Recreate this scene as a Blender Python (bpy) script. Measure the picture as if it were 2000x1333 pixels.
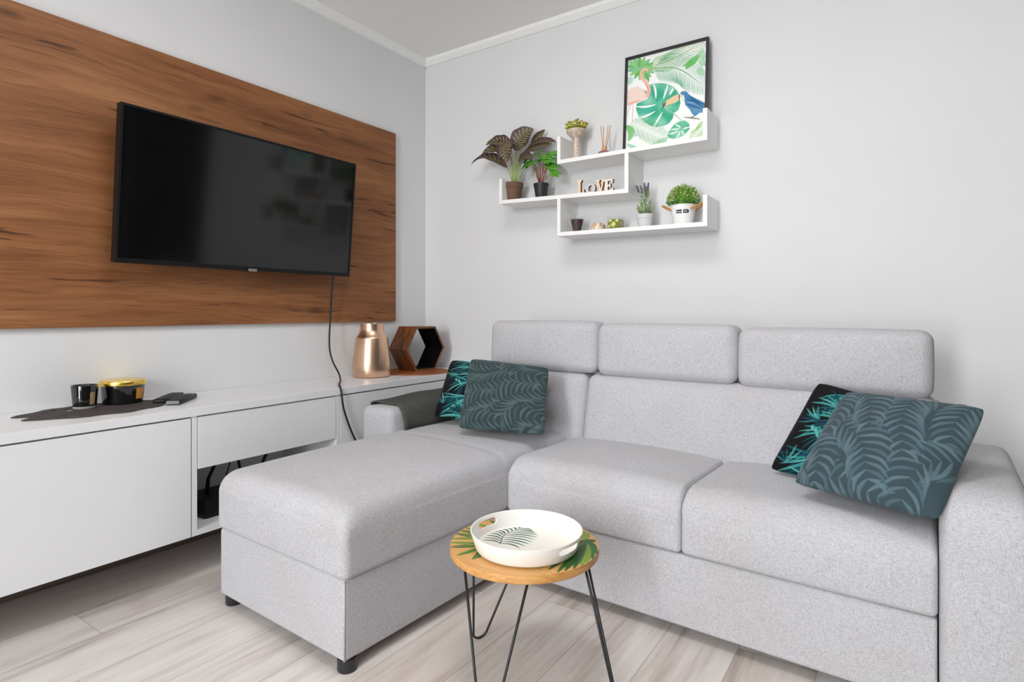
import bpy, bmesh, math, random
import numpy as np
from mathutils import Vector, Matrix
random.seed(7); rng = np.random.default_rng(7)
for o in list(bpy.data.objects): bpy.data.objects.remove(o)
scene = bpy.context.scene
COL = scene.collection
R = math.radians

# ------------------------------------------------------------------ camera
cd = bpy.data.cameras.new('camera'); cam = bpy.data.objects.new('camera', cd); COL.objects.link(cam)
cam.location = (2.393, -2.606, 0.93)
cam.rotation_euler = (R(90), 0, R(34.107))
cd.sensor_width = 36; cd.lens = 20.466; cd.shift_y = -0.02925; cd.clip_start = 0.05
scene.camera = cam
# ------------------------------------------------------------------ light
vs = scene.view_settings
vs.view_transform = 'Standard'; vs.look = 'None'; vs.gamma = 1.0; vs.use_curve_mapping = False
vs.exposure = -0.13
w = bpy.data.worlds.new('sky'); scene.world = w; w.use_nodes = True
w.node_tree.nodes['Background'].inputs[0].default_value = (0.86, 0.93, 1.0, 1)
w.node_tree.nodes['Background'].inputs[1].default_value = 0.4
def area(name, loc, rot, sx, sy, energy, color=(1, 1, 1)):
    l = bpy.data.lights.new(name, 'AREA'); l.shape = 'RECTANGLE'; l.size = sx; l.size_y = sy
    l.energy = energy; l.color = color
    o = bpy.data.objects.new(name, l); COL.objects.link(o); o.location = loc; o.rotation_euler = rot
    return o
# daylight entering through the balcony window behind the photographer (shines toward +y)
area('window_daylight', (2.45, -5.9, 2.4), (R(68), 0, R(4)), 2.6, 2.0, 146, (0.975, 0.99, 1.0))
area('window_daylight', (1.55, -5.3, 1.4), (R(90), 0, 0), 0.6, 2.2, 122, (0.975, 0.99, 1.0))
area('overhead_fill', (1.6, -1.7, 2.40), (0, 0, 0), 0.7, 0.7, 18, (1.0, 0.985, 0.97))  # unseen soft fill light added to brighten upward-facing surfaces, no fixture

# ------------------------------------------------------------------ helpers
def s2l(c):
    c = np.asarray(c, float)
    return np.where(c <= 0.04045, c / 12.92, ((c + 0.055) / 1.055) ** 2.4)
def rgb(r, g, b): return tuple(float(v) for v in s2l(np.array([r, g, b]) / 255.0))
def C4(c): return (c[0], c[1], c[2], 1.0)

class NT:
    def __init__(s, name):
        s.m = bpy.data.materials.new(name); s.m.use_nodes = True; s.t = s.m.node_tree; s.n = s.t.nodes
        s.b = s.n['Principled BSDF']
    def N(s, typ, **kw):
        n = s.n.new(typ)
        for k, v in kw.items():
            if k in n.inputs: n.inputs[k].default_value = v
            else: setattr(n, k, v)
        return n
    def L(s, a, b): s.t.links.new(a, b)
    def coords(s, scale=(1, 1, 1), kind='Object'):
        t = s.N('ShaderNodeTexCoord'); m = s.N('ShaderNodeMapping'); m.inputs['Scale'].default_value = scale
        s.L(t.outputs[kind], m.inputs['Vector']); return m.outputs[0]
    def noise(s, vec, scale, detail=3, rough=.5, dist=0.0):
        n = s.N('ShaderNodeTexNoise'); n.inputs['Scale'].default_value = scale; n.inputs['Detail'].default_value = detail
        n.inputs['Roughness'].default_value = rough; n.inputs['Distortion'].default_value = dist
        s.L(vec, n.inputs['Vector']); return n.outputs[0]
    def ramp(s, fac, stops):
        r = s.N('ShaderNodeValToRGB'); e = r.color_ramp.elements
        while len(e) < len(stops): e.new(0.5)
        for i, (p, c) in enumerate(stops):
            e[i].position = p; e[i].color = C4(c) if len(c) == 3 else c
        s.L(fac, r.inputs[0]); return r.outputs[0]
    def mix(s, fac, a, b, mode='MIX'):
        m = s.N('ShaderNodeMix', data_type='RGBA', blend_type=mode)
        for sock, v in ((m.inputs[0], fac), (m.inputs[6], a), (m.inputs[7], b)):
            if isinstance(v, (int, float)): sock.default_value = v
            elif isinstance(v, tuple): sock.default_value = C4(v)
            else: s.L(v, sock)
        return m.outputs[2]
    def math(s, op, a, b=0.0):
        m = s.N('ShaderNodeMath', operation=op)
        for sock, v in ((m.inputs[0], a), (m.inputs[1], b)):
            if isinstance(v, (int, float)): sock.default_value = v
            else: s.L(v, sock)
        return m.outputs[0]
    def bump(s, h, strength, dist):
        b = s.N('ShaderNodeBump'); b.inputs['Strength'].default_value = strength; b.inputs['Distance'].default_value = dist
        s.L(h, b.inputs['Height']); s.L(b.outputs[0], s.b.inputs['Normal'])

def plain(name, col, rough=.5, metal=0.0, spec=.5, var=0.0, vscale=20, bump=0.0, coat=0.0):
    k = NT(name); b = k.b
    b.inputs['Base Color'].default_value = C4(col); b.inputs['Roughness'].default_value = rough
    b.inputs['Metallic'].default_value = metal; b.inputs['Specular IOR Level'].default_value = spec
    b.inputs['Coat Weight'].default_value = coat
    v = k.coords()
    n = k.noise(v, vscale, 4, .6)
    d = tuple(c * (1 - var) for c in col); l = tuple(min(1, c * (1 + var)) for c in col)
    k.L(k.ramp(n, [(.3, d), (.7, l)]), b.inputs['Base Color'])
    if bump: k.bump(n, bump, .002)
    return k.m

def vcol(name, rough=.6, spec=.4, sheen=0.0, attr='Pattern', coat=0.0, grain=.12):
    k = NT(name); a = k.N('ShaderNodeVertexColor'); a.layer_name = attr
    n = k.noise(k.coords(), 260, 2)
    k.L(k.mix(grain, a.outputs[0], k.ramp(n, [(.3, (.5, .5, .5)), (.7, (1, 1, 1))]), 'MULTIPLY'), k.b.inputs['Base Color'])
    k.b.inputs['Roughness'].default_value = rough; k.b.inputs['Specular IOR Level'].default_value = spec
    k.b.inputs['Sheen Weight'].default_value = sheen; k.b.inputs['Coat Weight'].default_value = coat
    return k.m

# ------------------------------------------------------------------ materials
M = {}
M['wall'] = plain('painted_wall', rgb(227, 227, 228), .75, var=.012, vscale=3, spec=.2)
M['taupe_wall'] = plain('taupe_wall', rgb(150, 142, 138), .8, var=.02, vscale=3, spec=.1)
M['ceiling'] = plain('ceiling_paint', rgb(246, 244, 244), .85, var=.01, vscale=2, spec=.1)
M['trim'] = plain('white_plaster_trim', rgb(247, 247, 244), .6, spec=.2)
M['white_lacquer'] = plain('white_lacquer', rgb(230, 230, 232), .32, spec=.4, var=.006)
M['white_shelf'] = plain('white_shelf_laminate', rgb(246, 245, 244), .4, spec=.35, var=.006)
M['black_plastic'] = plain('black_plastic', (.008, .008, .009), .4, var=.1, spec=.22)
M['matt_black'] = plain('matt_black_metal', (.014, .014, .016), .45, var=.1)
M['cable'] = plain('black_cable', (.01, .01, .011), .5, var=.1)
M['grey_niche'] = plain('niche_back_panel', rgb(150, 144, 140), .6, var=.02)

def fabric():
    k = NT('woven_upholstery')
    a = k.noise(k.coords((110, 520, 520)), 1, 3, .65); b = k.noise(k.coords((520, 110, 520)), 1, 3, .65)
    c = k.noise(k.coords((520, 520, 110)), 1, 3, .65); big = k.noise(k.coords(), 3.5, 3, .6)
    m = k.math('MULTIPLY', k.math('ADD', k.math('ADD', a, b), c), .3333)
    col = k.ramp(m, [(.35, rgb(146, 145, 150)), (.46, rgb(180, 179, 184)), (.54, rgb(197, 196, 201)), (.66, rgb(210, 210, 214))])
    st = k.ramp(big, [(.35, rgb(249, 247, 243)), (.62, (1, 1, 1))])
    k.L(k.mix(.8, col, st, 'MULTIPLY'), k.b.inputs['Base Color'])
    k.b.inputs['Roughness'].default_value = .92; k.b.inputs['Specular IOR Level'].default_value = .12
    k.b.inputs['Sheen Weight'].default_value = .15
    k.bump(m, .35, .0025)
    return k.m
M['fabric'] = fabric()

def wood_panel():
    k = NT('walnut_panel')
    w0 = k.noise(k.coords((1, 1.1, 3.2)), 1.6, 3, .5)
    mp = k.N('ShaderNodeVectorMath', operation='ADD')
    cx = k.N('ShaderNodeCombineXYZ'); k.L(k.math('MULTIPLY', w0, .085), cx.inputs['Z'])
    tc = k.N('ShaderNodeTexCoord'); k.L(tc.outputs['Object'], mp.inputs[0]); k.L(cx.outputs[0], mp.inputs[1])
    def mapped(sc):
        m = k.N('ShaderNodeMapping'); m.inputs['Scale'].default_value = sc; k.L(mp.outputs[0], m.inputs['Vector']); return m.outputs[0]
    broad = k.noise(mapped((1, .9, 7)), 1.0, 4, .5)
    mid = k.noise(mapped((1, 1.6, 38)), 1.0, 5, .6)
    fine = k.noise(mapped((1, 7, 230)), 1.0, 4, .65)
    f = k.math('ADD', k.math('ADD', k.math('MULTIPLY', broad, .42), k.math('MULTIPLY', mid, .36)), k.math('MULTIPLY', fine, .27))
    col = k.ramp(f, [(.36, rgb(102, 62, 36)), (.47, rgb(131, 83, 50)), (.56, rgb(148, 98, 61)), (.70, rgb(174, 122, 80))])
    crack = k.noise(mapped((1, 1.9, 34)), 1.0, 3, .5, .8)
    cr = k.ramp(crack, [(.0, (0, 0, 0)), (.625, (0, 0, 0)), (.66, (1, 1, 1))])
    msk = k.ramp(k.noise(mapped((1, 2.0, 3)), 1.0, 2), [(.43, (0, 0, 0)), (.55, (1, 1, 1))])
    col = k.mix(k.math('MULTIPLY', k.math('MULTIPLY', cr, msk), .75), col, rgb(58, 32, 18))
    pore = k.ramp(k.noise(mapped((1, 4, 120)), 1.0, 3, .6), [(.58, (0, 0, 0)), (.72, (1, 1, 1))])
    col = k.mix(k.math('MULTIPLY', pore, .45), col, rgb(74, 42, 24))
    vo = k.N('ShaderNodeTexVoronoi'); vo.inputs['Scale'].default_value = 1.0
    k.L(mapped((1, 2.6, 6.5)), vo.inputs['Vector'])
    kn = k.ramp(vo.outputs['Distance'], [(.03, (1, 1, 1)), (.15, (0, 0, 0))])
    col = k.mix(k.math('MULTIPLY', kn, .7), col, rgb(66, 36, 20))
    k.L(col, k.b.inputs['Base Color'])
    k.b.inputs['Roughness'].default_value = .5; k.b.inputs['Specular IOR Level'].default_value = .3
    k.bump(fine, .12, .001)
    return k.m
M['wood_panel'] = wood_panel()

def floor_mat():
    k = NT('whitened_oak_planks')
    tc = k.N('ShaderNodeTexCoord'); sp = k.N('ShaderNodeSeparateXYZ'); k.L(tc.outputs['Object'], sp.inputs[0])
    PW, PL = .192, 1.28
    xi = k.math('DIVIDE', k.math('SUBTRACT', sp.outputs[0], 1.434 - PW * 12), PW)
    row = k.math('FLOOR', xi); fx = k.math('FRACT', xi)
    wn = k.N('ShaderNodeTexWhiteNoise', noise_dimensions='1D'); k.L(row, wn.inputs['W'])
    yi = k.math('ADD', k.math('DIVIDE', sp.outputs[1], PL), k.math('MULTIPLY', wn.outputs[0], 7.0))
    pl = k.math('FLOOR', yi); fy = k.math('FRACT', yi)
    cb = k.N('ShaderNodeCombineXYZ'); k.L(row, cb.inputs[0]); k.L(pl, cb.inputs[1])
    wn2 = k.N('ShaderNodeTexWhiteNoise', noise_dimensions='3D'); k.L(cb.outputs[0], wn2.inputs['Vector'])
    off = k.N('ShaderNodeCombineXYZ'); k.L(k.math('MULTIPLY', wn2.outputs[0], 37.0), off.inputs[2])
    add = k.N('ShaderNodeVectorMath', operation='ADD'); k.L(tc.outputs['Object'], add.inputs[0]); k.L(off.outputs[0], add.inputs[1])
    def mp(sc):
        m = k.N('ShaderNodeMapping'); m.inputs['Scale'].default_value = sc; k.L(add.outputs[0], m.inputs['Vector']); return m.outputs[0]
    a = k.noise(mp((11, 1.3, 1)), 1, 4, .55, .8); b = k.noise(mp((60, 3, 1)), 1, 4, .6); c = k.noise(mp((5, 1.6, 1)), 1, 3, .5, 1.0)
    f = k.math('ADD', k.math('ADD', k.math('MULTIPLY', a, .5), k.math('MULTIPLY', b, .25)), k.math('MULTIPLY', c, .3))
    col = k.ramp(f, [(.37, rgb(170, 158, 152)), (.45, rgb(203, 196, 191)), (.54, rgb(220, 215, 211)), (.66, rgb(228, 225, 222))])
    tone = k.ramp(wn2.outputs[0], [(0, rgb(238, 232, 229)), (1, (1, 1, 1))])
    col = k.mix(1.0, col, tone, 'MULTIPLY')
    ex = k.math('LESS_THAN', k.math('MINIMUM', fx, k.math('SUBTRACT', 1.0, fx)), .0085)
    ey = k.math('LESS_THAN', k.math('MINIMUM', fy, k.math('SUBTRACT', 1.0, fy)), .0013)
    seam = k.math('MAXIMUM', ex, ey)
    col = k.mix(k.math('MULTIPLY', seam, .45), col, rgb(140, 122, 114))
    k.L(col, k.b.inputs['Base Color'])
    k.b.inputs['Roughness'].default_value = .42; k.b.inputs['Specular IOR Level'].default_value = .35
    k.bump(k.math('SUBTRACT', k.math('MULTIPLY', b, .2), seam), .25, .0012)
    return k.m
M['floor'] = floor_mat()

def wood(name, c_dark, c_mid, c_light, sc=(3, 60, 60), rough=.45, coat=0.0):
    k = NT(name); f = k.noise(k.coords(sc), 1, 4, .6, .5)
    k.L(k.ramp(f, [(.35, c_dark), (.5, c_mid), (.66, c_light)]), k.b.inputs['Base Color'])
    k.b.inputs['Roughness'].default_value = rough; k.b.inputs['Coat Weight'].default_value = coat
    return k.m
M['shade_strip'] = wood('dark_shade_strip', rgb(96, 82, 74), rgb(112, 98, 88), rgb(126, 112, 102), (30, 2, 30))  # dark brown stands in for shade below the floating cabinets
M['hex_wood'] = wood('stained_wood', rgb(72, 40, 18), rgb(112, 66, 30), rgb(146, 92, 44), (70, 9, 9))
M['hex_black'] = plain('black_lining', (.002, .002, .002), .8, spec=.08)
M['disc'] = plain('copper_placemat', rgb(152, 86, 46), .45, var=.12, vscale=30)
M['table_edge'] = wood('golden_beech', rgb(178, 122, 62), rgb(206, 150, 84), rgb(220, 168, 104), (30, 4, 60))
M['cream'] = plain('cream_melamine', rgb(243, 240, 235), .38, spec=.4)
M['pale_wood'] = wood('washed_wood', rgb(178, 156, 136), rgb(206, 188, 172), rgb(224, 210, 198), (60, 60, 12))
M['reed'] = plain('rattan_reed', rgb(214, 160, 108), .6, var=.1)
M['letter_front'] = plain('whitewashed_letter', rgb(240, 228, 214), .6, var=.06, vscale=60)
M['letter_grey'] = plain('grey_letter', rgb(206, 208, 210), .6, var=.05, vscale=60)
M['letter_side'] = plain('brown_letter_edge', rgb(150, 104, 64), .6, var=.12, vscale=60)
M['letter_tan'] = plain('tan_letter', rgb(238, 212, 184), .6, var=.06, vscale=60)
M['terracotta'] = plain('brown_clay', rgb(112, 84, 68), .8, var=.1, vscale=35)
M['black_pot'] = plain('black_nursery_pot', (.022, .022, .025), .5, var=.1)
M['soil'] = plain('soil', (.03, .02, .014), .95, var=.4, vscale=200)
M['grey_pot'] = plain('pale_grey_pot', rgb(214, 213, 215), .7, var=.03)
M['white_enamel'] = plain('white_enamel', rgb(244, 244, 244), .35, var=.01)
M['rope'] = plain('orange_rope', rgb(206, 138, 70), .85, var=.22, vscale=180)
M['chalk'] = plain('black_label', (.012, .012, .012), .7)
M['blanket'] = plain('grey_fleece', rgb(84, 84, 80), .95, var=.14, vscale=55, spec=.05, bump=.3)
M['mat_slate'] = plain('dark_felt', rgb(66, 60, 58), .8, var=.12, vscale=90)
M['dark_door'] = plain('dark_door_veneer', rgb(44, 36, 32), .6, var=.1)
M['lid_gold'] = plain('polished_gold', rgb(250, 214, 104), .28, metal=1.0, var=.04)
M['black_glass'] = plain('black_glass', (.006, .006, .007), .06, spec=.6, coat=.5)
M['sticker'] = plain('orange_sticker', rgb(226, 150, 66), .5, var=.2, vscale=120)
M['sticker_beige'] = plain('beige_sticker', rgb(170, 140, 100), .5, var=.2, vscale=120)
M['silver'] = plain('brushed_silver', (.62, .62, .64), .35, metal=.9)
M['bean'] = plain('dark_granules', rgb(62, 38, 38), .55, var=.35, vscale=300)
M['shell'] = plain('cream_ceramic', rgb(240, 226, 206), .5, var=.08, vscale=60)
M['shell_gold'] = plain('tan_petal', rgb(220, 178, 140), .55, var=.15, vscale=60)
M['stem_green'] = plain('fresh_stem', rgb(150, 172, 92), .6, var=.15)
M['stem_red'] = wood('red_stem', rgb(120, 40, 34), rgb(150, 62, 46), rgb(170, 140, 80), (40, 40, 14))
M['leaf_green'] = plain('bright_leaf', rgb(78, 150, 40), .5, var=.35, vscale=25)
M['leaf_mix'] = plain('yellow_green_leaf', rgb(156, 184, 84), .55, var=.35, vscale=40)
M['leaf_mid'] = plain('grass_green_leaf', rgb(104, 168, 54), .55, var=.35, vscale=40)
M['leaf_blue'] = plain('blue_green_leaf', rgb(58, 128, 92), .55, var=.3, vscale=40)
M['leaf_pale'] = plain('pale_tip_leaf', rgb(214, 216, 160), .6, var=.2, vscale=40)
M['lav_leaf'] = plain('lavender_leaf', rgb(150, 172, 128), .7, var=.25, vscale=50)
M['lav_flower'] = plain('lavender_bloom', rgb(116, 106, 132), .7, var=.3, vscale=200)
M['yellow'] = plain('yellow_petal', rgb(238, 222, 84), .6, var=.2, vscale=90)
M['lime'] = plain('lime_petal', rgb(208, 212, 104), .6, var=.2, vscale=90)
M['olive'] = plain('olive_moss', rgb(128, 134, 38), .8, var=.35, vscale=120)
M['pale_petal'] = plain('pale_green_petal', rgb(222, 218, 148), .6, var=.1, vscale=90)
M['brick'] = plain('red_brown_bud', rgb(140, 70, 40), .7, var=.2)
M['foot'] = plain('black_foot', (.02, .02, .022), .4)

def brushed_copper():
    k = NT('brushed_rose_gold'); b = k.b
    n = k.noise(k.coords((3, 3, 900)), 1, 2, .6)
    k.L(k.ramp(n, [(.3, rgb(224, 186, 156)), (.7, rgb(232, 196, 168))]), b.inputs['Base Color'])
    b.inputs['Metallic'].default_value = 1.0
    k.L(k.ramp(n, [(.3, (.26, .28, .28)), (.7, (.34, .34, .34))]), b.inputs['Roughness'])
    return k.m
M['copper'] = brushed_copper()

def tv_screen():
    k = NT('glossy_screen'); n = k.noise(k.coords(), 8, 1)
    k.L(k.ramp(n, [(0, (.003, .003, .0035)), (1, (.004, .004, .0045))]), k.b.inputs['Base Color'])
    k.b.inputs['Roughness'].default_value = .1; k.b.inputs['Specular IOR Level'].default_value = .5
    return k.m
M['screen'] = tv_screen()

def thin_glass(name, tint=(.97, .98, .98), refl=.09):
    k = NT(name); t = k.N('ShaderNodeBsdfTransparent'); g = k.N('ShaderNodeBsdfGlossy'); g.inputs['Roughness'].default_value = .03
    t.inputs[0].default_value = C4(tint)
    f = k.N('ShaderNodeLayerWeight'); f.inputs[0].default_value = .5
    mx = k.N('ShaderNodeMixShader'); k.L(k.math('ADD', k.math('MULTIPLY', k.math('POWER', f.outputs['Facing'], 3.0), .5), refl * .3), mx.inputs[0])
    k.L(t.outputs[0], mx.inputs[1]); k.L(g.outputs[0], mx.inputs[2])
    k.L(mx.outputs[0], k.n['Material Output'].inputs['Surface'])
    return k.m
M['pane'] = thin_glass('window_glass')
M['glass'] = thin_glass('clear_glass', (.985, .99, .988), .1)
M['glass_base'] = plain('pale_glass_base', rgb(176, 172, 170), .1, spec=.6)
M['end_grey'] = plain('grey_plastic', rgb(120, 124, 128), .4)
M['purple_glass'] = plain('purple_glass', rgb(150, 98, 116), .08, spec=.6, var=.12, vscale=60, coat=.4)

# ------------------------------------------------------------------ object helpers
def link(name, me, mats, parent=None, label=None):
    o = bpy.data.objects.new(name, me); COL.objects.link(o)
    for m in (mats if isinstance(mats, (list, tuple)) else [mats]): me.materials.append(M[m] if isinstance(m, str) else m)
    if parent is not None: o.parent = parent
    if label: o['label'] = label
    return o
def obj(name, bm, mats, parent=None, smooth=False, label=None, auto=None):
    me = bpy.data.meshes.new(name); bmesh.ops.recalc_face_normals(bm, faces=bm.faces[:])
    bm.to_mesh(me); bm.free()
    if smooth:
        for p in me.polygons: p.use_smooth = True
    o = link(name, me, mats, parent, label)
    if auto is not None: me.set_sharp_from_angle(angle=R(auto))
    return o
def tag(o, label, cat, group=None):
    o['label'] = label; o['category'] = cat
    if group: o['group'] = group
    return o
def thing(name, label, cat, loc=(0, 0, 0), rz=0.0, group=None):
    o = bpy.data.objects.new(name, None); COL.objects.link(o); o.empty_display_size = .05
    o.location = loc; o.rotation_euler = (0, 0, rz)
    return tag(o, label, cat, group)
def struct(name, bm, mats, parent=None, **k):
    o = obj(name, bm, mats, parent, **k); o['kind'] = 'structure'; return o

def box(bm, x0, x1, y0, y1, z0, z1, bevel=0.0, seg=2, mi=0):
    vs_ = [bm.verts.new(p) for p in ((x0, y0, z0), (x1, y0, z0), (x1, y1, z0), (x0, y1, z0), (x0, y0, z1), (x1, y0, z1), (x1, y1, z1), (x0, y1, z1))]
    fs = [bm.faces.new([vs_[i] for i in f]) for f in ((3, 2, 1, 0), (4, 5, 6, 7), (0, 1, 5, 4), (1, 2, 6, 5), (2, 3, 7, 6), (3, 0, 4, 7))]
    for f in fs: f.material_index = mi
    if bevel:
        es = list({e for f in fs for e in f.edges})
        r = bmesh.ops.bevel(bm, geom=es, offset=bevel, segments=seg, affect='EDGES', profile=.5)
        for f in r['faces']: f.material_index = mi
    return bm
def BX(*a, **k):
    bm = bmesh.new(); return box(bm, *a, **k)
def lathe(bm, prof, seg=48, cx=0, cy=0, mi=0, cap=True):
    rings = []
    for r, z in prof:
        if r < 1e-6: rings.append([bm.verts.new((cx, cy, z))])
        else: rings.append([bm.verts.new((cx + r * math.cos(2 * math.pi * i / seg), cy + r * math.sin(2 * math.pi * i / seg), z)) for i in range(seg)])
    for a, b in zip(rings, rings[1:]):
        for i in range(seg):
            j = (i + 1) % seg
            if len(a) == 1 and len(b) == 1: continue
            if len(a) == 1: f = bm.faces.new((a[0], b[j], b[i]))
            elif len(b) == 1: f = bm.faces.new((a[i], a[j], b[0]))
            else: f = bm.faces.new((a[i], a[j], b[j], b[i]))
            f.material_index = mi
    return bm
def LA(prof, seg=48, **k):
    bm = bmesh.new(); return lathe(bm, prof, seg, **k)
def catmull(pts, n=6):
    P = [Vector(p) for p in pts]; P = [P[0] * 2 - P[1]] + P + [P[-1] * 2 - P[-2]]; out = []
    for i in range(1, len(P) - 2):
        a, b, c, d = P[i - 1:i + 3]
        for k in range(n):
            t = k / n
            out.append(.5 * ((2 * b) + (c - a) * t + (2 * a - 5 * b + 4 * c - d) * t * t + (3 * b - a - 3 * c + d) * t ** 3))
    out.append(P[-2]); return out
def tube(bm, pts, r, seg=8, mi=0, closed=False):
    P = [Vector(p) for p in pts]; rings = []; n = len(P)
    rad = r if isinstance(r, (list, tuple)) else [r] * n
    up = None
    for i, p in enumerate(P):
        if closed: t = (P[(i + 1) % n] - P[i - 1]).normalized()
        else: t = (P[min(i + 1, n - 1)] - P[max(i - 1, 0)]).normalized()
        if up is None:
            up = t.orthogonal().normalized()
        up = (up - t * up.dot(t)); up = up.normalized() if up.length > 1e-6 else t.orthogonal().normalized()
        sd = t.cross(up)
        rings.append([bm.verts.new(p + (up * math.cos(2 * math.pi * k / seg) + sd * math.sin(2 * math.pi * k / seg)) * rad[i]) for k in range(seg)])
    prs = list(zip(rings, rings[1:])) + ([(rings[-1], rings[0])] if closed else [])
    for a, b in prs:
        for k in range(seg):
            f = bm.faces.new((a[k], a[(k + 1) % seg], b[(k + 1) % seg], b[k])); f.material_index = mi
    if not closed:
        for q in (rings[0][::-1], rings[-1]):
            f = bm.faces.new(q); f.material_index = mi
    return bm
def rbox(x0, x1, y0, y1, z0, z1, r=.04, crown=(0, 0, 0), n=18, warp=None, wob=0.0, rb=None):
    """soft upholstery block: rounded box with bulging faces; crown = bulge of the x, y, z faces"""
    bm = bmesh.new(); h = np.array([x1 - x0, y1 - y0, z1 - z0]) / 2; c = np.array([x0 + x1, y0 + y1, z0 + z1]) / 2
    def ticks(L):
        e = np.linspace(0, 1, 6)
        return np.unique(np.round(np.concatenate([-L + r * (1 - np.cos(e * math.pi / 2)) if False else -L + r * e, np.linspace(-L + r, L - r, n), L - r + r * e]), 6))
    T = [ticks(v) for v in h]; cache = {}
    def V(p):
        key = tuple(np.round(p, 5))
        if key in cache: return cache[key]
        q = np.clip(p, -h + r, h - r); d = p - q; l = np.linalg.norm(d)
        if l > 1e-9:
            # even angular spacing on the rounded edges
            m = np.max(np.abs(d)); d = np.tan(d / r * math.pi / 4) * r if True else d
            l = np.linalg.norm(d); o = q + d / l * r
        else: o = q
        u = o / h; o = o.copy()
        for ax in range(3):
            if crown[ax]:
                a, b = [k for k in range(3) if k != ax]
                o[ax] += u[ax] * crown[ax] * (1 - abs(u[a]) ** 2.6) * (1 - abs(u[b]) ** 2.6)
        if wob:
            o[2] += wob * math.sin(o[0] * 9.1 + 1.7) * math.sin(o[1] * 7.3 + .4) * max(0, u[2])
            o[1] += wob * .6 * math.sin(o[0] * 11.3 + .3) * math.cos(o[2] * 13)
        o = o + c
        if warp: o = np.array(warp(o))
        v = bm.verts.new(o); cache[key] = v; return v
    for ax in range(3):
        a, b = [k for k in range(3) if k != ax]
        for sgn in (-1, 1):
            for i in range(len(T[a]) - 1):
                for j in range(len(T[b]) - 1):
                    q = []
                    for (ii, jj) in ((i, j), (i + 1, j), (i + 1, j + 1), (i, j + 1)):
                        p = np.zeros(3); p[ax] = sgn * h[ax]; p[a] = T[a][ii]; p[b] = T[b][jj]; q.append(V(p))
                    if len(set(q)) == 4: bm.faces.new(q)
    return bm
def prism(bm, pts, axis_vec, mi_front=0, mi_side=0):
    """extrude a planar outline (list of 3-D points) along axis_vec"""
    a = [bm.verts.new(p) for p in pts]; b = [bm.verts.new(Vector(p) + Vector(axis_vec)) for p in pts]
    f = bm.faces.new(a); f.material_index = mi_front
    f = bm.faces.new(b[::-1]); f.material_index = mi_front
    for i in range(len(a)):
        j = (i + 1) % len(a); f = bm.faces.new((a[i], a[j], b[j], b[i])); f.material_index = mi_side
    return bm
def leaf(bm, base, tip, normal, width, n=8, droop=0.0, fold=.15, mi=0, shape=1.0, wave=0.0):
    """a leaf blade: base->tip, facing normal, drooping, folded along its rib"""
    b = Vector(base); t = Vector(tip); ax = t - b; L = ax.length; ax.normalize()
    nm = Vector(normal); nm = (nm - ax * nm.dot(ax)).normalized(); sd = ax.cross(nm); rows = []
    for i in range(n + 1):
        s = i / n; wd = width * .5 * (math.sin(math.pi * s ** shape) ** .8 if 0 < s < 1 else 0.0)
        c = b + ax * (L * s) + nm * (droop * L * math.sin(math.pi * s) )
        wv = wave * L * math.sin(s * 14)
        if wd < 1e-5: rows.append([bm.verts.new(c)])
        else: rows.append([bm.verts.new(c + sd * wd * k + nm * (abs(k) * wd * fold * 2 + (wv if k else 0) * k)) for k in (-1, -.5, 0, .5, 1)])
    for p, q in zip(rows, rows[1:]):
        if len(p) == 1:
            for k in range(4): f = bm.faces.new((p[0], q[k], q[k + 1])); f.material_index = mi
        elif len(q) == 1:
            for k in range(4): f = bm.faces.new((p[k], q[0], p[k + 1])); f.material_index = mi
        else:
            for k in range(4): f = bm.faces.new((p[k], q[k], q[k + 1], p[k + 1])); f.material_index = mi
    return bm
def blob(bm, c, r, mi=0, sub=1, sc=(1, 1, 1), rot=None):
    m = Matrix.Translation(c) @ (rot if rot else Matrix()) @ Matrix.Diagonal((*sc, 1))
    g = bmesh.ops.create_icosphere(bm, subdivisions=sub, radius=r, matrix=m)
    for v in g['verts']:
        for f in v.link_faces: f.material_index = mi
def text_mesh(txt, size, depth):
    cu = bpy.data.curves.new('lettering', 'FONT'); cu.body = txt; cu.size = size; cu.extrude = depth; cu.align_x = 'CENTER'; cu.align_y = 'CENTER'
    t = bpy.data.objects.new('lettering', cu); COL.objects.link(t)
    me = bpy.data.meshes.new_from_object(t.evaluated_get(bpy.context.evaluated_depsgraph_get()))
    bpy.data.objects.remove(t); me.materials.clear(); return me
def cut(o, cutter_bm):
    me = bpy.data.meshes.new('cutter'); bmesh.ops.recalc_face_normals(cutter_bm, faces=cutter_bm.faces[:]); cutter_bm.to_mesh(me); cutter_bm.free()
    c = bpy.data.objects.new('cutter', me); COL.objects.link(c); c.parent = o.parent
    md = o.modifiers.new('cut', 'BOOLEAN'); md.object = c; md.operation = 'DIFFERENCE'; md.solver = 'EXACT'
    bpy.context.view_layer.update()
    new = bpy.data.meshes.new_from_object(o.evaluated_get(bpy.context.evaluated_depsgraph_get()))
    o.modifiers.clear(); o.data = new; bpy.data.objects.remove(c)

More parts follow.
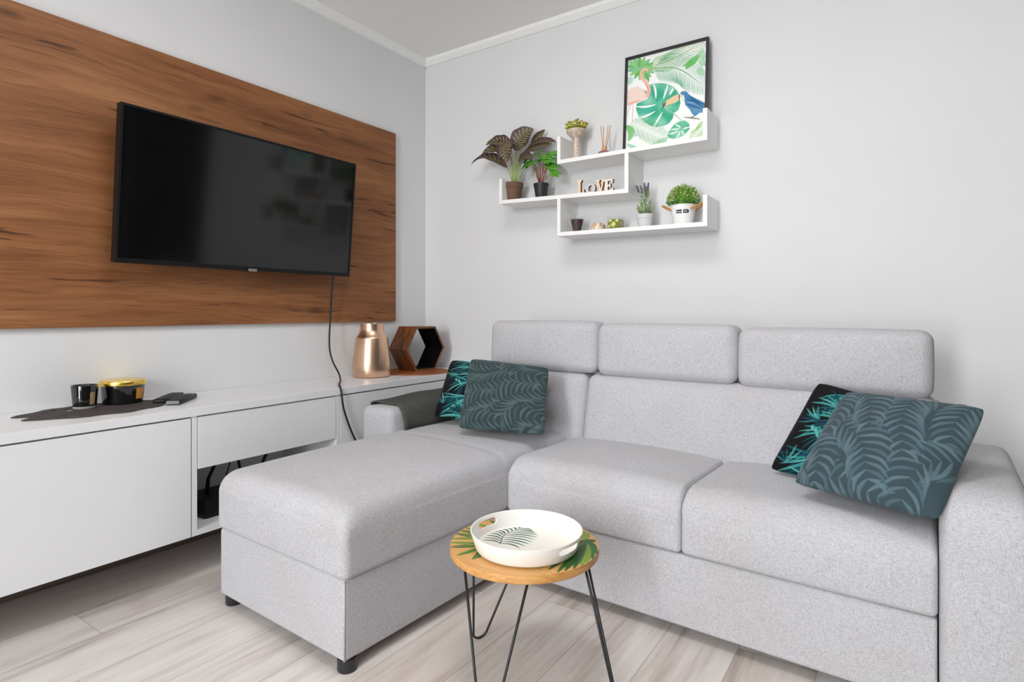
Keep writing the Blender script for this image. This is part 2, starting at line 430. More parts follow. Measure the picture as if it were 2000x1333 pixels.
# ---- printed patterns: painted with numpy strokes, carried by the mesh as a colour attribute
class Paint:
    def __init__(s, w, h, base):
        s.w, s.h = w, h; s.a = np.ones((h, w, 3)) * np.array(base); s.m = np.zeros((h, w))
    def poly(s, pts, col, alpha=1.0, val=None, jitter=0.0):
        p = np.array(pts, float) * [s.w, s.h]
        x0, y0 = np.floor(p.min(0)).astype(int); x1, y1 = np.ceil(p.max(0)).astype(int) + 1
        x0, y0 = max(x0, 0), max(y0, 0); x1, y1 = min(x1, s.w), min(y1, s.h)
        if x1 <= x0 or y1 <= y0: return
        acc = np.zeros((y1 - y0, x1 - x0))
        for oy in (.25, .75):
            for ox in (.25, .75):
                X, Y = np.meshgrid(np.arange(x0, x1) + ox, np.arange(y0, y1) + oy); ins = np.zeros(X.shape, bool)
                for i in range(len(p)):
                    (ax, ay), (bx, by) = p[i - 1], p[i]
                    if ay == by: continue
                    c = ((ay > Y) != (by > Y)) & (X < (bx - ax) * (Y - ay) / (by - ay) + ax); ins ^= c
                acc += ins / 4.0
        a = (acc * alpha)[..., None]; col = np.array(col)
        if jitter:
            X, Y = np.meshgrid(np.arange(x0, x1), np.arange(y0, y1))
            nz = .5 + .25 * np.sin(X * 23.0 / s.w + Y * 9.0 / s.h + p[0, 0]) + .25 * np.sin(Y * 31.0 / s.h - X * 13.0 / s.w + p[0, 1])
            col = col[None, None] * (1 - jitter * nz[..., None]) + jitter * nz[..., None] * np.array([.86, .95, .88])
        s.a[y0:y1, x0:x1] = s.a[y0:y1, x0:x1] * (1 - a) + col * a
        if val is not None: s.m[y0:y1, x0:x1] = s.m[y0:y1, x0:x1] * (1 - acc) + val * acc
    def stroke(s, pts, w0, col, alpha=1.0, w1=None, val=None, jitter=0.0, n=10):
        """tapered brush stroke along a bent line"""
        P = np.array([(q.x, q.y) for q in catmull([(a, b, 0) for a, b in pts], n)]); asp = np.array([1.0, s.w / s.h])
        d = np.gradient(P / asp * 1.0, axis=0); d /= (np.linalg.norm(d, axis=1)[:, None] + 1e-9); nr = np.stack([-d[:, 1], d[:, 0]], 1) * asp
        t = np.linspace(0, 1, len(P))
        wd = (w0 + (w1 - w0) * t if w1 is not None else w0 * np.sin(np.pi * np.clip(t * .93 + .05, 0, 1)) ** .7)[:, None] / 2
        s.poly(np.concatenate([P + nr * wd, (P - nr * wd)[::-1]]), col, alpha, val, jitter)
    def frond(s, spine, n, length, width, ang, cols, alpha=1.0, curve=.25, val=None, sides=(-1, 1), taper=.5, jitter=0.0):
        P = np.array([(q.x, q.y) for q in catmull([(a, b, 0) for a, b in spine], 20)])
        for i in range(n):
            t = (i + .5) / n; k = t * (len(P) - 1); j = int(k); p = P[j] + (P[min(j + 1, len(P) - 1)] - P[j]) * (k - j)
            d = P[min(j + 1, len(P) - 1)] - P[max(j - 1, 0)]; th = math.atan2(d[1], d[0])
            L = length * (math.sin(math.pi * (.12 + .8 * t)) * (1 - taper) + taper * (1 - .5 * t))
            for sd in sides:
                a0 = th + sd * ang; a1 = a0 - sd * curve
                m = p + L * .55 * np.array([math.cos(a0), math.sin(a0)]); e = m + L * .5 * np.array([math.cos(a1), math.sin(a1)])
                s.stroke([p, m, e], width, cols[(i + (sd > 0)) % len(cols)], alpha, None, val if val is None else val * (.8 + .2 * ((i * 7 + 3) % 5) / 4), jitter, 5)
    def soften(s):
        for ax in (0, 1):
            s.a = (np.roll(s.a, 1, ax) + 2 * s.a + np.roll(s.a, -1, ax)) / 4; s.m = (np.roll(s.m, 1, ax) + 2 * s.m + np.roll(s.m, -1, ax)) / 4
    def sample(s, u, v):
        x = np.clip(u * s.w - .5, 0, s.w - 1.001); y = np.clip(v * s.h - .5, 0, s.h - 1.001)
        i = np.floor(x).astype(int); j = np.floor(y).astype(int); fx = (x - i); fy = (y - j)
        def bl(A):
            ex = (None,) if A.ndim == 3 else ()
            FX = fx[..., None] if A.ndim == 3 else fx; FY = fy[..., None] if A.ndim == 3 else fy
            return (A[j, i] * (1 - FX) + A[j, i + 1] * FX) * (1 - FY) + (A[j + 1, i] * (1 - FX) + A[j + 1, i + 1] * FX) * FY
        return bl(s.a), bl(s.m)
def grid_mesh(name, P, cols, faces_extra=None):
    """P (n,m,3) vertices -> quad sheet with a colour attribute"""
    n, m = P.shape[:2]; idx = np.arange(n * m).reshape(n, m)
    q = np.stack([idx[:-1, :-1], idx[1:, :-1], idx[1:, 1:], idx[:-1, 1:]], -1).reshape(-1, 4)
    me = bpy.data.meshes.new(name); me.from_pydata(P.reshape(-1, 3).tolist(), [], q.tolist())
    set_cols(me, cols.reshape(-1, 3)); return me
def set_cols(me, c):
    ca = me.color_attributes.new('Pattern', 'FLOAT_COLOR', 'POINT')
    full = np.concatenate([np.clip(s2l(np.clip(c, 0, 1)), 0, 1), np.ones((len(c), 1))], 1).astype(np.float32)
    ca.data.foreach_set('color', full.ravel())

# ------------------------------------------------------------------ room shell
RX, RY, CZ = 4.3, -5.0, 2.43
struct('floor', BX(-.15, RX + .15, RY - .15, .15, -.12, 0), 'floor')
struct('ceiling', BX(-.15, RX + .15, RY - .15, .15, CZ, CZ + .12), 'ceiling')
bs = struct('shade_strip_left', BX(0, .012, RY, -.0, 0, .06, bevel=.002), 'shade_strip')  # added strip, coloured dark as the shade under the cabinets
struct('wall_left', BX(-.15, 0, RY - .15, 0, 0, CZ), 'wall')
DX0, DX1, DZ = 2.79, 4.26, 2.40
bm = bmesh.new(); box(bm, -.15, DX0, 0, .15, 0, CZ); box(bm, DX1, RX + .15, 0, .15, 0, CZ); box(bm, DX0, DX1, 0, .15, DZ, CZ)
struct('wall_back', bm, 'wall')
struct('wall_right', BX(RX, RX + .15, RY, 0, 0, CZ), 'dark_door')
WX0, WX1, WZ0, WZ1 = 1.25, 3.45, .05, 2.38
bm = bmesh.new(); box(bm, 0, WX0, RY - .15, RY, 0, CZ); box(bm, WX1, RX, RY - .15, RY, 0, CZ)
box(bm, WX0, WX1, RY - .15, RY, 0, WZ0); box(bm, WX0, WX1, RY - .15, RY, WZ1, CZ)
struct('wall_front', bm, 'taupe_wall')
bm = bmesh.new()
for x in (WX0, (WX0 + WX1) / 2 - .03, WX1 - .06): box(bm, x, x + .06, RY - .1, RY - .04, WZ0, WZ1)
box(bm, WX0 + .06, WX1 - .06, RY - .1, RY - .04, WZ0, WZ0 + .06); box(bm, WX0 + .06, WX1 - .06, RY - .1, RY - .04, WZ1 - .06, WZ1)
win = struct('window_1', bm, 'white_lacquer')
bm = bmesh.new(); box(bm, WX0 + .06, (WX0 + WX1) / 2 - .03, RY - .074, RY - .068, WZ0 + .06, WZ1 - .06); box(bm, (WX0 + WX1) / 2 + .03, WX1 - .06, RY - .074, RY - .068, WZ0 + .06, WZ1 - .06)
struct('window_pane', bm, 'pane', win)
dr = struct('door_1', BX(DX0 + .04, DX1 - .04, .03, .075, .005, DZ - .04), 'dark_door')
bm = bmesh.new(); box(bm, DX0, DX0 + .04, .0, .14, 0, DZ); box(bm, DX1 - .04, DX1, .0, .14, 0, DZ); box(bm, DX0 + .04, DX1 - .04, .0, .14, DZ - .04, DZ)
struct('door_frame', bm, 'dark_door', dr)
def cove(p0, p1, into):
    # flat bevelled cornice strip running along a wall at the ceiling
    bm = bmesh.new(); d = Vector(into); prof = [(0, -.038), (.008, -.038), (.030, -.016), (.034, 0), (0, 0)]
    a = [bm.verts.new(Vector(p0) + d * u + Vector((0, 0, CZ + z))) for u, z in prof]; b = [bm.verts.new(Vector(p1) + d * u + Vector((0, 0, CZ + z))) for u, z in prof]
    for i in range(5): bm.faces.new((a[i], a[(i + 1) % 5], b[(i + 1) % 5], b[i]))
    bm.faces.new(a); bm.faces.new(b[::-1]); return bm
struct('trim_1', cove((0, RY, 0), (0, 0, 0), (1, 0, 0)), 'trim')
struct('trim_2', cove((0.0, 0, 0), (RX, 0, 0), (0, -1, 0)), 'trim')

# ------------------------------------------------------------------ left wall: panel, television, cable
p = obj('wall_panel', BX(.0, .02, -3.6, -.265, .943, 1.997, bevel=.0015), 'wood_panel')
tag(p, 'large walnut grained wooden panel fixed flat on the left wall behind the television', 'wall panel')

tv = thing('television', 'wide black flat television hung tilted on the walnut panel', 'television', (.135, -1.19, 1.445))
tv.rotation_euler = (0, R(-5.2), 0); tv.rotation_euler = (0, R(5.2), 0)
HW, HH = .515, .276
bm = bmesh.new(); box(bm, -.03, 0, -HW, HW, -HH, HH, bevel=.003)
obj('body', bm, 'black_plastic', tv)
bm = bmesh.new(); b_ = .009
box(bm, -.004, .006, -HW, HW, HH - b_, HH, .001); box(bm, -.004, .006, -HW, HW, -HH, -HH + .017, .001)
box(bm, -.004, .006, -HW, -HW + b_, -HH + .017, HH - b_, .001); box(bm, -.004, .006, HW - b_, HW, -HH + .017, HH - b_, .001)
obj('bezel', bm, 'black_plastic', tv)
obj('screen', BX(-.002, .0025, -HW + b_, HW - b_, -HH + .017, HH - b_), 'screen', tv)
bm = bmesh.new(); box(bm, -.1, -.03, -.12, .12, -.1, .1, .004)
obj('wall_bracket', bm, 'matt_black', tv)
lg = obj('logo_plate', BX(.0061, .0075, -.019, .019, -HH - .002, -HH + .008, .0005), 'silver', tv, label='small silver maker badge')
me = text_mesh('SAMSUNG', .0085, .0003); me.transform(Matrix.Translation((.0078, 0, -HH + .003)) @ Matrix.Rotation(R(90), 4, 'Z') @ Matrix.Rotation(R(90), 4, 'X'))
link('lettering', me, 'matt_black', lg)

bm = bmesh.new()
tube(bm, catmull([(.072, -.735, 1.178), (.06, -.735, 1.13), (.045, -.732, 1.0), (.042, -.738, .84), (.06, -.735, .76), (.12, -.745, .70), (.20, -.80, .6755), (.30, -.89, .6755), (.372, -.945, .677), (.395, -.956, .655), (.398, -.945, .58), (.398, -.905, .48), (.398, -.86, .40), (.40, -.82, .34)], 8), .0042, 8)
tag(obj('power_cable', bm, 'cable', smooth=True), 'black cable hanging from the television down over the white sideboard', 'cable')

# ------------------------------------------------------------------ sideboard: worktop + three cabinet units
ST, SB, SD = .67, .232, .385
o = obj('worktop', BX(.002, SD + .004, -3.4, -.004, ST - .029, ST, bevel=.0015), 'white_lacquer')
tag(o, 'long continuous white worktop over the floating cabinets along the left wall', 'worktop')
T1 = ST - .0292
def cabinet(name, label, y0, y1):
    t = thing(name, label, 'cabinet', (0, 0, 0)); bm = bmesh.new(); f = SD - .0
    return t
def carcass(bm, y0, y1, front, ftop=None):
    tk = .0175; ftop = ftop or front
    box(bm, .004, front, y0, y0 + tk, SB, T1); box(bm, .004, front, y1 - tk, y1, SB, T1)
    box(bm, .004, front, y0 + tk, y1 - tk, SB, SB + tk); box(bm, .004, ftop, y0 + tk, y1 - tk, T1 - tk, T1)
    box(bm, .004, .012, y0 + tk, y1 - tk, SB + tk, T1 - tk, mi=1)
t = thing('wall_cabinet', 'white floating cabinet with plain door at far left under the dark mat', 'cabinet', (0, -2.4, SB), group='white floating wall cabinets')
bm = bmesh.new(); carcass(bm, -3.38, -1.5795, SD - .021); bm.transform(Matrix.Translation((0, 2.4, -SB))); obj('body', bm, ['white_lacquer', 'white_lacquer'], t)
bm = BX(SD - .019, SD, -3.378, -2.482, SB, T1 - .005, bevel=.001); bm.transform(Matrix.Translation((0, 2.4, -SB))); obj('door', bm, 'white_lacquer', t)
bm = BX(SD - .019, SD, -2.479, -1.5815, SB, T1 - .005, bevel=.001); bm.transform(Matrix.Translation((0, 2.4, -SB))); obj('door', bm, 'white_lacquer', t)
t = thing('wall_cabinet', 'middle white floating unit with one wide drawer above an open cable niche', 'cabinet', (0, -1.27, SB), group='white floating wall cabinets')
bm = bmesh.new(); carcass(bm, -1.5785, -.955, SD - .001, SD - .02); bm.transform(Matrix.Translation((0, 1.27, -SB))); obj('body', bm, ['white_lacquer', 'white_lacquer'], t)
bm = bmesh.new(); box(bm, SD - .018, SD - .001, -1.5585, -.975, .458, T1 - .004, bevel=.001); box(bm, .03, SD - .019, -1.55, -.98, .468, .62)
bm.transform(Matrix.Translation((0, 1.27, -SB))); obj('drawer', bm, 'white_lacquer', t)
t = thing('wall_cabinet', 'right white floating cabinet with plain door beside the grey sofa arm', 'cabinet', (0, -.48, SB), group='white floating wall cabinets')
bm = bmesh.new(); carcass(bm, -.954, -.006, SD - .021); bm.transform(Matrix.Translation((0, .48, -SB))); obj('body', bm, ['white_lacquer', 'white_lacquer'], t)
bm = BX(SD - .019, SD, -.952, -.008, SB, T1 - .005, bevel=.001); bm.transform(Matrix.Translation((0, .48, -SB))); obj('door', bm, 'white_lacquer', t)

# router and cables in the open niche
NZ = SB + .0177
t = thing('router', 'black router box with two antennas inside the open niche of the white unit', 'router', (.22, -1.38, NZ))
obj('casing', BX(-.09, .09, -.115, .13, 0.004, .062, bevel=.01, seg=3), 'black_plastic', t)
for x, y, l in ((-.05, -.09, .03), (-.02, -.05, .05)):
    bm = bmesh.new(); tube(bm, [(x, y, .055), (x - .01, y + .012, .11), (x - .02, y + l, .17)], [.008, .007, .006], 8); obj('antenna', bm, 'black_plastic', t, smooth=True)
for pts, r, lab in (([(.318, -1.37, NZ + .03), (.322, -1.43, NZ + .012), (.33, -1.40, NZ + .005), (.325, -1.30, NZ + .005), (.30, -1.2, NZ + .006)], .004, 'black cable looped in front of the router in the niche'),
               ([(.16, -1.34, NZ + .066), (.13, -1.31, NZ + .10), (.10, -1.28, NZ + .13), (.09, -1.265, .455)], .0025, 'thin dark cable rising from the router in the niche'),
               ([(.06, -1.20, NZ + .01), (.06, -1.215, NZ + .1), (.06, -1.24, .455)], .006, 'thick black cable leaning in the niche just right of the router'),
               ([(.06, -1.20 + .06, NZ + .02), (.07, -1.11, NZ + .1), (.07, -1.05, .45)], .007, 'thick black cable slanting in the right half of the niche')):
    bm = bmesh.new(); tube(bm, catmull(pts, 6), r, 8); tag(obj('cable', bm, 'cable', smooth=True), lab, 'cable', 'cables in the open niche')

# ------------------------------------------------------------------ things on the sideboard
t = thing('vase', 'brushed copper bottle shaped vase standing on the white sideboard', 'vase', (.165, -.575, ST))
prof = [(0, 0), (.078, 0), (.0865, .004), (.0935, .018), (.0955, .04), (.094, .075), (.0875, .13), (.0795, .193), (.078, .199), (.0735, .204), (.067, .214), (.0615, .226), (.0585, .24), (.0585, .268), (.0565, .268), (.0565, .235), (.06, .22), (.075, .195), (.09, .06), (.085, .01), (0, .008)]
obj('vessel', LA(prof, 72), 'copper', t, smooth=True, auto=35)

t = tag(obj('placemat', LA([(0, .0002), (.183, .0002), (.185, .003), (.183, .006), (0, .006)], 64, cx=.19, cy=-.287), 'disc', smooth=True, auto=40), 'round copper brown placemat under the hexagonal wooden box', 'placemat')
for v in t.data.vertices: v.co.z += ST
t = thing('hexagon_box', 'hexagonal wooden box with black inside standing on the copper placemat', 'box', (.22, -.236, ST + .0062), R(-6))
def hexring(ro, ri, x0, x1, mo, mi_):
    bm = bmesh.new(); hz = .138 * math.sin(R(60)); ring = lambda r, x: [bm.verts.new((x, r * math.cos(R(60 * k)), hz + r * math.sin(R(60 * k)))) for k in range(6)]
    of, ob, nf, nb = ring(ro, x1), ring(ro, x0), ring(ri, x1), ring(ri, x0)
    for k in range(6):
        j = (k + 1) % 6
        for q, m in (((of[k], of[j], ob[j], ob[k]), mo), ((nf[k], nf[j], nb[j], nb[k]), mi_), ((of[k], of[j], nf[j], nf[k]), mo), ((ob[k], ob[j], nb[j], nb[k]), mo)):
            f = bm.faces.new(q); f.material_index = m
    return bm
obj('frame', hexring(.138, .126, -.145, 0, 0, 0), 'hex_wood', t)
obj('lining', hexring(.1259, .1235, -.144, -.002, 0, 0), 'hex_black', t, label='black inner lining')

# leaf shaped dark mat with cut-outs
def mat_leaf():
    bm = bmesh.new(); L = .43; n = 40; top = []; bot = []
    ts = np.linspace(0, 1, n)
    for i, s in enumerate(ts):
        wd = .150 * (math.sin(math.pi * min(1, s * .97 + .01)) ** .5) * (.80 + .25 * s)
        l = wd * (1 + .07 * math.sin(s * 26)); r = wd * (1 + .06 * math.sin(s * 22 + 1))
        top.append((s * L, l)); bot.append((s * L, -r))
    # cleft at the stalk end
    pts = top + bot[::-1]
    pts = [(x, y) for x, y in pts if not (x < .001)]
    pts = pts + [(.045, -.012), (.05, .0), (.04, .012)]
    prism(bm, [(x, y, 0) for x, y in pts], (0, 0, .003)); return bm
t = obj('place_mat', mat_leaf(), 'mat_slate')
t.location = (.160, -2.0, ST + .0005); t.rotation_euler = (0, 0, R(91)); tag(t, 'dark brown leaf shaped mat with cut-out slits lying on the sideboard', 'placemat')
cb = bmesh.new()
for (x, y, a, l, wd) in ((.10, .05, 40, .045, .006), (.135, .085, 60, .03, .012), (.165, .05, 70, .045, .022), (.13, -.085, -72, .10, .016), (.24, -.085, -66, .11, .014), (.31, -.08, -60, .10, .010), (.30, .07, 60, .06, .008)):
    c, s = math.cos(R(a)), math.sin(R(a)); pl = [(-l / 2, 0), (-l * .3, wd / 2), (l * .3, wd / 2), (l / 2, 0), (l * .3, -wd / 2), (-l * .3, -wd / 2)]
    prism(cb, [(x + u * c - v * s, y + u * s + v * c, -.01) for u, v in pl], (0, 0, .03))
cb.transform(Matrix.Translation(t.location) @ Matrix.Rotation(R(91), 4, 'Z')); cut(t, cb)

MT = ST + .0036
t = thing('candle_glass', 'small black glass candle tumbler without lid on the leaf mat', 'candle', (.103, -1.79, MT))
obj('tumbler', LA([(0, .0085), (.0338, .0085), (.0385, .076), (.0378, .0775), (.0365, .076), (.0325, .016), (0, .016)], 48), 'black_glass', t, smooth=True, auto=40)
obj('glass_base', LA([(0, 0), (.031, 0), (.0330, .002), (.0337, .0083), (0, .0083)], 48), 'glass_base', t, smooth=True, auto=40, label='clear thick glass base')
obj('wax', LA([(0, .03), (.0335, .03), (.0335, .034), (0, .034)], 32), 'black_plastic', t)
bm = bmesh.new()
for k in range(9):
    a = R(-62 + k * 5.5); pass
def sticker(a0, a1, z0, z1, r0, r1, n=10):
    bm = bmesh.new(); lo = []; hi = []
    for k in range(n + 1):
        a = R(a0 + (a1 - a0) * k / n); lo.append(bm.verts.new((r0 * math.cos(a), r0 * math.sin(a), z0))); hi.append(bm.verts.new((r1 * math.cos(a), r1 * math.sin(a), z1)))
    for k in range(n): bm.faces.new((lo[k], lo[k + 1], hi[k + 1], hi[k]))
    return bm
obj('sticker', sticker(4, 30, .014, .055, .0349, .0376), 'sticker_beige', t)
t = thing('candle_jar', 'wide black glass candle jar with shiny gold lid on the leaf mat', 'candle', (.078, -1.664, MT))
obj('jar', LA([(0, 0), (.055, 0), (.062, .005), (.066, .055), (.0665, .064), (.064, .064), (0, .06)], 56), 'black_glass', t, smooth=True, auto=40)
obj('lid', LA([(.066, .0645), (.0705, .0645), (.071, .066), (.071, .079), (.069, .0815), (0, .0825)], 56), 'lid_gold', t, smooth=True, auto=40, label='shiny gold lid')
obj('sticker', sticker(14, 40, .016, .055, .0642, .0672), 'sticker', t, label='orange sticker')

def remote(loc, rz, label, lw=.046, l=.185):
    t = thing('remote_control', label, 'remote control', loc, rz, 'remote controls on the sideboard')
    obj('body', BX(-lw / 2, lw / 2, -l / 2, l / 2, 0, .017, bevel=.006, seg=3), 'black_plastic', t, smooth=True, auto=40)
    for i in range(7):
        for j in range(3):
            bm = BX(-.016 + j * .0115, -.0075 + j * .0115, -l / 2 + .02 + i * .02, -l / 2 + .03 + i * .02, .0165, .019, bevel=.001); obj('button', bm, 'matt_black', t)
    return t
remote((.135, -1.535, ST + .0005), R(46), 'black remote control lying at the back of the pair on the sideboard')
t = remote((.205, -1.522, ST + .0005), R(45), 'black remote control with grey end lying at the front of the pair')
obj('end_cap', BX(-.022, .022, -.0935, -.07, .002, .0155, bevel=.004), 'end_grey', t, label='grey end piece')

# ------------------------------------------------------------------ sofa (corner sofa with chaise), slightly turned from the wall
sofa = thing('corner_sofa', 'large light grey corner sofa with chaise, three headrests and low arms', 'sofa', (1.217, -1.627, 0), R(-2.3))
sofa.scale = (.93, .93, .93)
F = 'fabric'
def rounded_front(x0, x1, y0, zb, zt, Rf=.085, Rx0=0.0, Rx1=0.0):
    def f(o):
        x, y, z = o; k = (z - zb) / (zt - zb)
        for dist, rad in ((y - y0, Rf), (x - x0, Rx0), (x1 - x, Rx1)):
            if rad and dist < rad:
                t_ = min(1.0, (rad - dist) / rad); z = z - rad * .85 * (1 - math.sqrt(max(0.0, 1 - t_ * t_))) * max(0, k) ** 1.3
        return (x, y, z)
    return f
obj('chaise_base', rbox(-.676, -.006, .006, 1.30, .035, .262, r=.012, n=10), F, sofa, True)
def chaise_shape(o):
    x, y, z = rounded_front(-.686, .003, 0, .258, .456, .06, .05, .06)(o)
    if z > .40: z -= .0045 * math.exp(-((y - .725 + .05 * x) / .013) ** 2)             # stitched seam across the top
    return (x, y, z + .006 * min(1.0, max(0.0, y / .9)) * (1 if z > .4 else 0))
obj('chaise_cushion', rbox(-.686, .003, 0.0, 1.30, .258, .456, r=.022, crown=(.004, .005, .018), n=84, wob=.0015, warp=chaise_shape), F, sofa, True)
obj('seat_base', rbox(.0, 1.298, .735, 1.42, .035, .256, r=.010, n=12), F, sofa, True)
obj('seat_cushion', rbox(.005, .6655, .728, 1.30, .258, .452, r=.016, crown=(.001, .007, .014), n=34, wob=.0015, warp=rounded_front(.005, .6655, .728, .258, .452, .085, .03, .016)), F, sofa, True)
obj('seat_cushion', rbox(.6665, 1.299, .728, 1.30, .258, .452, r=.016, crown=(.001, .007, .014), n=34, wob=.0015, warp=rounded_front(.6665, 1.299, .728, .258, .452, .085, .016, .02)), F, sofa, True)
def lean(z0, k):
    return lambda o: (o[0], o[1] + (o[2] - z0) * k, o[2])
obj('back_cushion', rbox(-.63, .052, 1.185, 1.33, .40, .722, r=.035, crown=(.003, .016, .004), n=16, warp=lean(.42, .2)), F, sofa, True)
obj('back_cushion', rbox(.056, 1.297, 1.185, 1.33, .40, .722, r=.035, crown=(.003, .016, .004), n=22, warp=lean(.42, .2)), F, sofa, True)
bm = rbox(-.64, 1.31, 1.32, 1.44, .035, .70, r=.02, n=10); obj('back_frame', bm, F, sofa, True)
for a, b, zt in ((-.495, .093, .952), (.098, .684, .944), (.690, 1.284, .936)):
    zb = .726 - .008 * (a + .5)
    obj('headrest', rbox(a, b, 1.245, 1.375, zb, zt, r=.036, crown=(.004, .010, .004), n=16, warp=lean(.72, .05)), F, sofa, True)
obj('armrest', rbox(1.302, 1.485, .722, 1.42, .035, .572, r=.03, crown=(.004, .006, .008), n=24, warp=rounded_front(1.302, 1.485, .722, .035, .572, .10, .045, .045)), F, sofa, True)
obj('armrest', rbox(-.838, -.640, .735, 1.42, .035, .566, r=.035, crown=(.003, .004, .006), n=14), F, sofa, True)
bm = bmesh.new(); tube(bm, [(-.0085, .0085, .04), (-.0085, .0085, .258)], .0028, 6); obj('piping', bm, F, sofa, True)
for x, y in ((-.03, .035), (-.645, .04), (-.79, 1.36), (1.42, .80), (1.42, 1.36), (-.79, .80)):
    obj('foot', LA([(0, 0), (.026, 0), (.028, .004), (.028, .036), (0, .036)], 24, cx=x, cy=y), 'foot', sofa, True, auto=40)

# grey fleece throw over the left arm
def throw():
    xs = [(-.846, .47), (-.847, .545), (-.840, .572), (-.815, .584), (-.74, .585), (-.66, .584), (-.634, .573), (-.624, .545), (-.621, .50), (-.618, .462)]
    P = []; 
    for j in range(31):
        y = .80 + j / 30 * .50; row = []
        for k, (x, z) in enumerate(xs):
            lift = .014 * (j / 30) if 1 < k < 7 else 0
            row.append((x + (.004 * math.sin(y * 31 + k) if k in (0, 9) else 0) + (.004 if k > 6 else -.004), y + .006 * math.sin(k * 1.7) * (1 if j in (0, 30) else .3), z + lift + .003 * math.sin(y * 17 + k * .8)))
        P.append(row)
    bm = bmesh.new(); V = [[bm.verts.new(q) for q in r] for r in P]
    for a, b in zip(V, V[1:]):
        for k in range(len(a) - 1): bm.faces.new((a[k], a[k + 1], b[k + 1], b[k]))
    bmesh.ops.recalc_face_normals(bm, faces=bm.faces[:])
    bmesh.ops.solidify(bm, geom=bm.faces[:], thickness=.006)
    return bm
bm = throw(); o = obj('throw_blanket', bm, 'blanket', smooth=True)
o.location = sofa.location; o.rotation_euler = sofa.rotation_euler; o.scale = sofa.scale
tag(o, 'dark grey fleece throw folded over the left sofa arm', 'blanket')

# ------------------------------------------------------------------ cushions
def cushion(name, corners, puff, paint, mat, label, pinch=.035, emb=0.0, N=250, flip=False):
    BL, BRc, TR, TL = [np.array(c, float) for c in corners]
    u = np.linspace(0, 1, N); U, V = np.meshgrid(u, u, indexing='ij')
    a = 2 * U - 1; b = 2 * V - 1
    # edges pulled in between the corners
    ins = 1 - pinch * (1 - b ** 2); jns = 1 - pinch * (1 - a ** 2)
    uu = .5 + a * ins / 2; vv = .5 + b * jns / 2
    kk = 1 - .05 * np.abs(a) ** 7 * np.abs(b) ** 7; uu = .5 + (uu - .5) * kk; vv = .5 + (vv - .5) * kk
    P = ((1 - uu) * (1 - vv))[..., None] * BL + (uu * (1 - vv))[..., None] * BRc + (uu * vv)[..., None] * TR + ((1 - uu) * vv)[..., None] * TL
    n = np.cross(BRc - BL, TL - BL); n /= np.linalg.norm(n)
    h = puff * (1 - np.abs(a) ** 2.3) ** .55 * (1 - np.abs(b) ** 2.3) ** .55
    h = h * (1 + .05 * np.sin(a * 5 + b * 3) + .04 * np.sin(b * 7 - a * 2))
    paint.soften(); col, m = paint.sample(U, 1 - V)
    A = P + n * (h + emb * m * (h > 0))[..., None]; B = P - n * (h * .9)[..., None]
    idx = np.arange(N * N).reshape(N, N); idb = idx + N * N
    q1 = np.stack([idx[:-1, :-1], idx[1:, :-1], idx[1:, 1:], idx[:-1, 1:]], -1).reshape(-1, 4)
    q2 = np.stack([idb[:-1, :-1], idb[:-1, 1:], idb[1:, 1:], idb[1:, :-1]], -1).reshape(-1, 4)
    me = bpy.data.meshes.new(name); me.from_pydata(np.concatenate([A.reshape(-1, 3), B.reshape(-1, 3)]).tolist(), [], np.concatenate([q1, q2]).tolist())
    set_cols(me, np.concatenate([col.reshape(-1, 3), col.reshape(-1, 3)]))
    bm = bmesh.new(); bm.from_mesh(me); bmesh.ops.remove_doubles(bm, verts=bm.verts[:], dist=1e-5); bm.to_mesh(me); bm.free()
    for p_ in me.polygons: p_.use_smooth = True
    # origin at the base
    base = (BL + BRc) / 2; me.transform(Matrix.Translation(-Vector(base)))
    o = link(name, me, mat); o.location = base
    return tag(o, label, 'cushion', 'throw cushions on the sofa')
def velvet_paint(seed):
    tn = np.array((1, 1, 1)) if seed == 1 else np.array((1.12, 1.14, 1.18))      # the right-hand cushion is a bluer slate
    bg = np.array((50, 64, 67)) / 255 * tn; pt = Paint(460, 460, bg)
    lt = [np.array(c) / 255 * tn for c in ((74, 92, 95), (66, 84, 88), (80, 98, 100))]
    mir = (lambda x, y: (x, y)) if seed == 1 else (lambda x, y: (1 - y, x))
    for k, (sp, n, L, w_, a, cv) in enumerate((([(-.06, .02), (.2, .10), (.52, .06)], 10, .22, .026, .95, .45), ([(.50, -.10), (.66, .16), (1.06, .24)], 11, .27, .026, 1.0, .5), ([(-.08, .40), (.22, .42), (.62, .30)], 12, .30, .028, .95, .5),
                         ([(1.04, 1.02), (.92, .68), (.98, .34)], 10, .25, .026, .95, .5), ([(.38, .92), (.56, .62), (.90, .44)], 12, .32, .030, .95, .55), ([(-.06, .98), (.10, .74), (.42, .60)], 11, .28, .030, 1.0, .6), ([(-.02, 1.06), (.2, .93), (.56, .90)], 10, .20, .028, .95, .5), ([(.56, 1.10), (.72, .88), (1.08, .80)], 10, .24, .028, .9, .45), ([(1.06, .86), (.96, .98), (.82, 1.08)], 8, .16, .026, .9, .4))):
        q = [mir(*p_) for p_ in sp]
        pt.stroke(q, L * 1.25, bg, 1.0, val=0.0)                      # each frond lies on a plain ground that hides the one below
        pt.frond(q, n, L, w_, a, lt, .95, cv, val=1.0, taper=.75)
    return pt
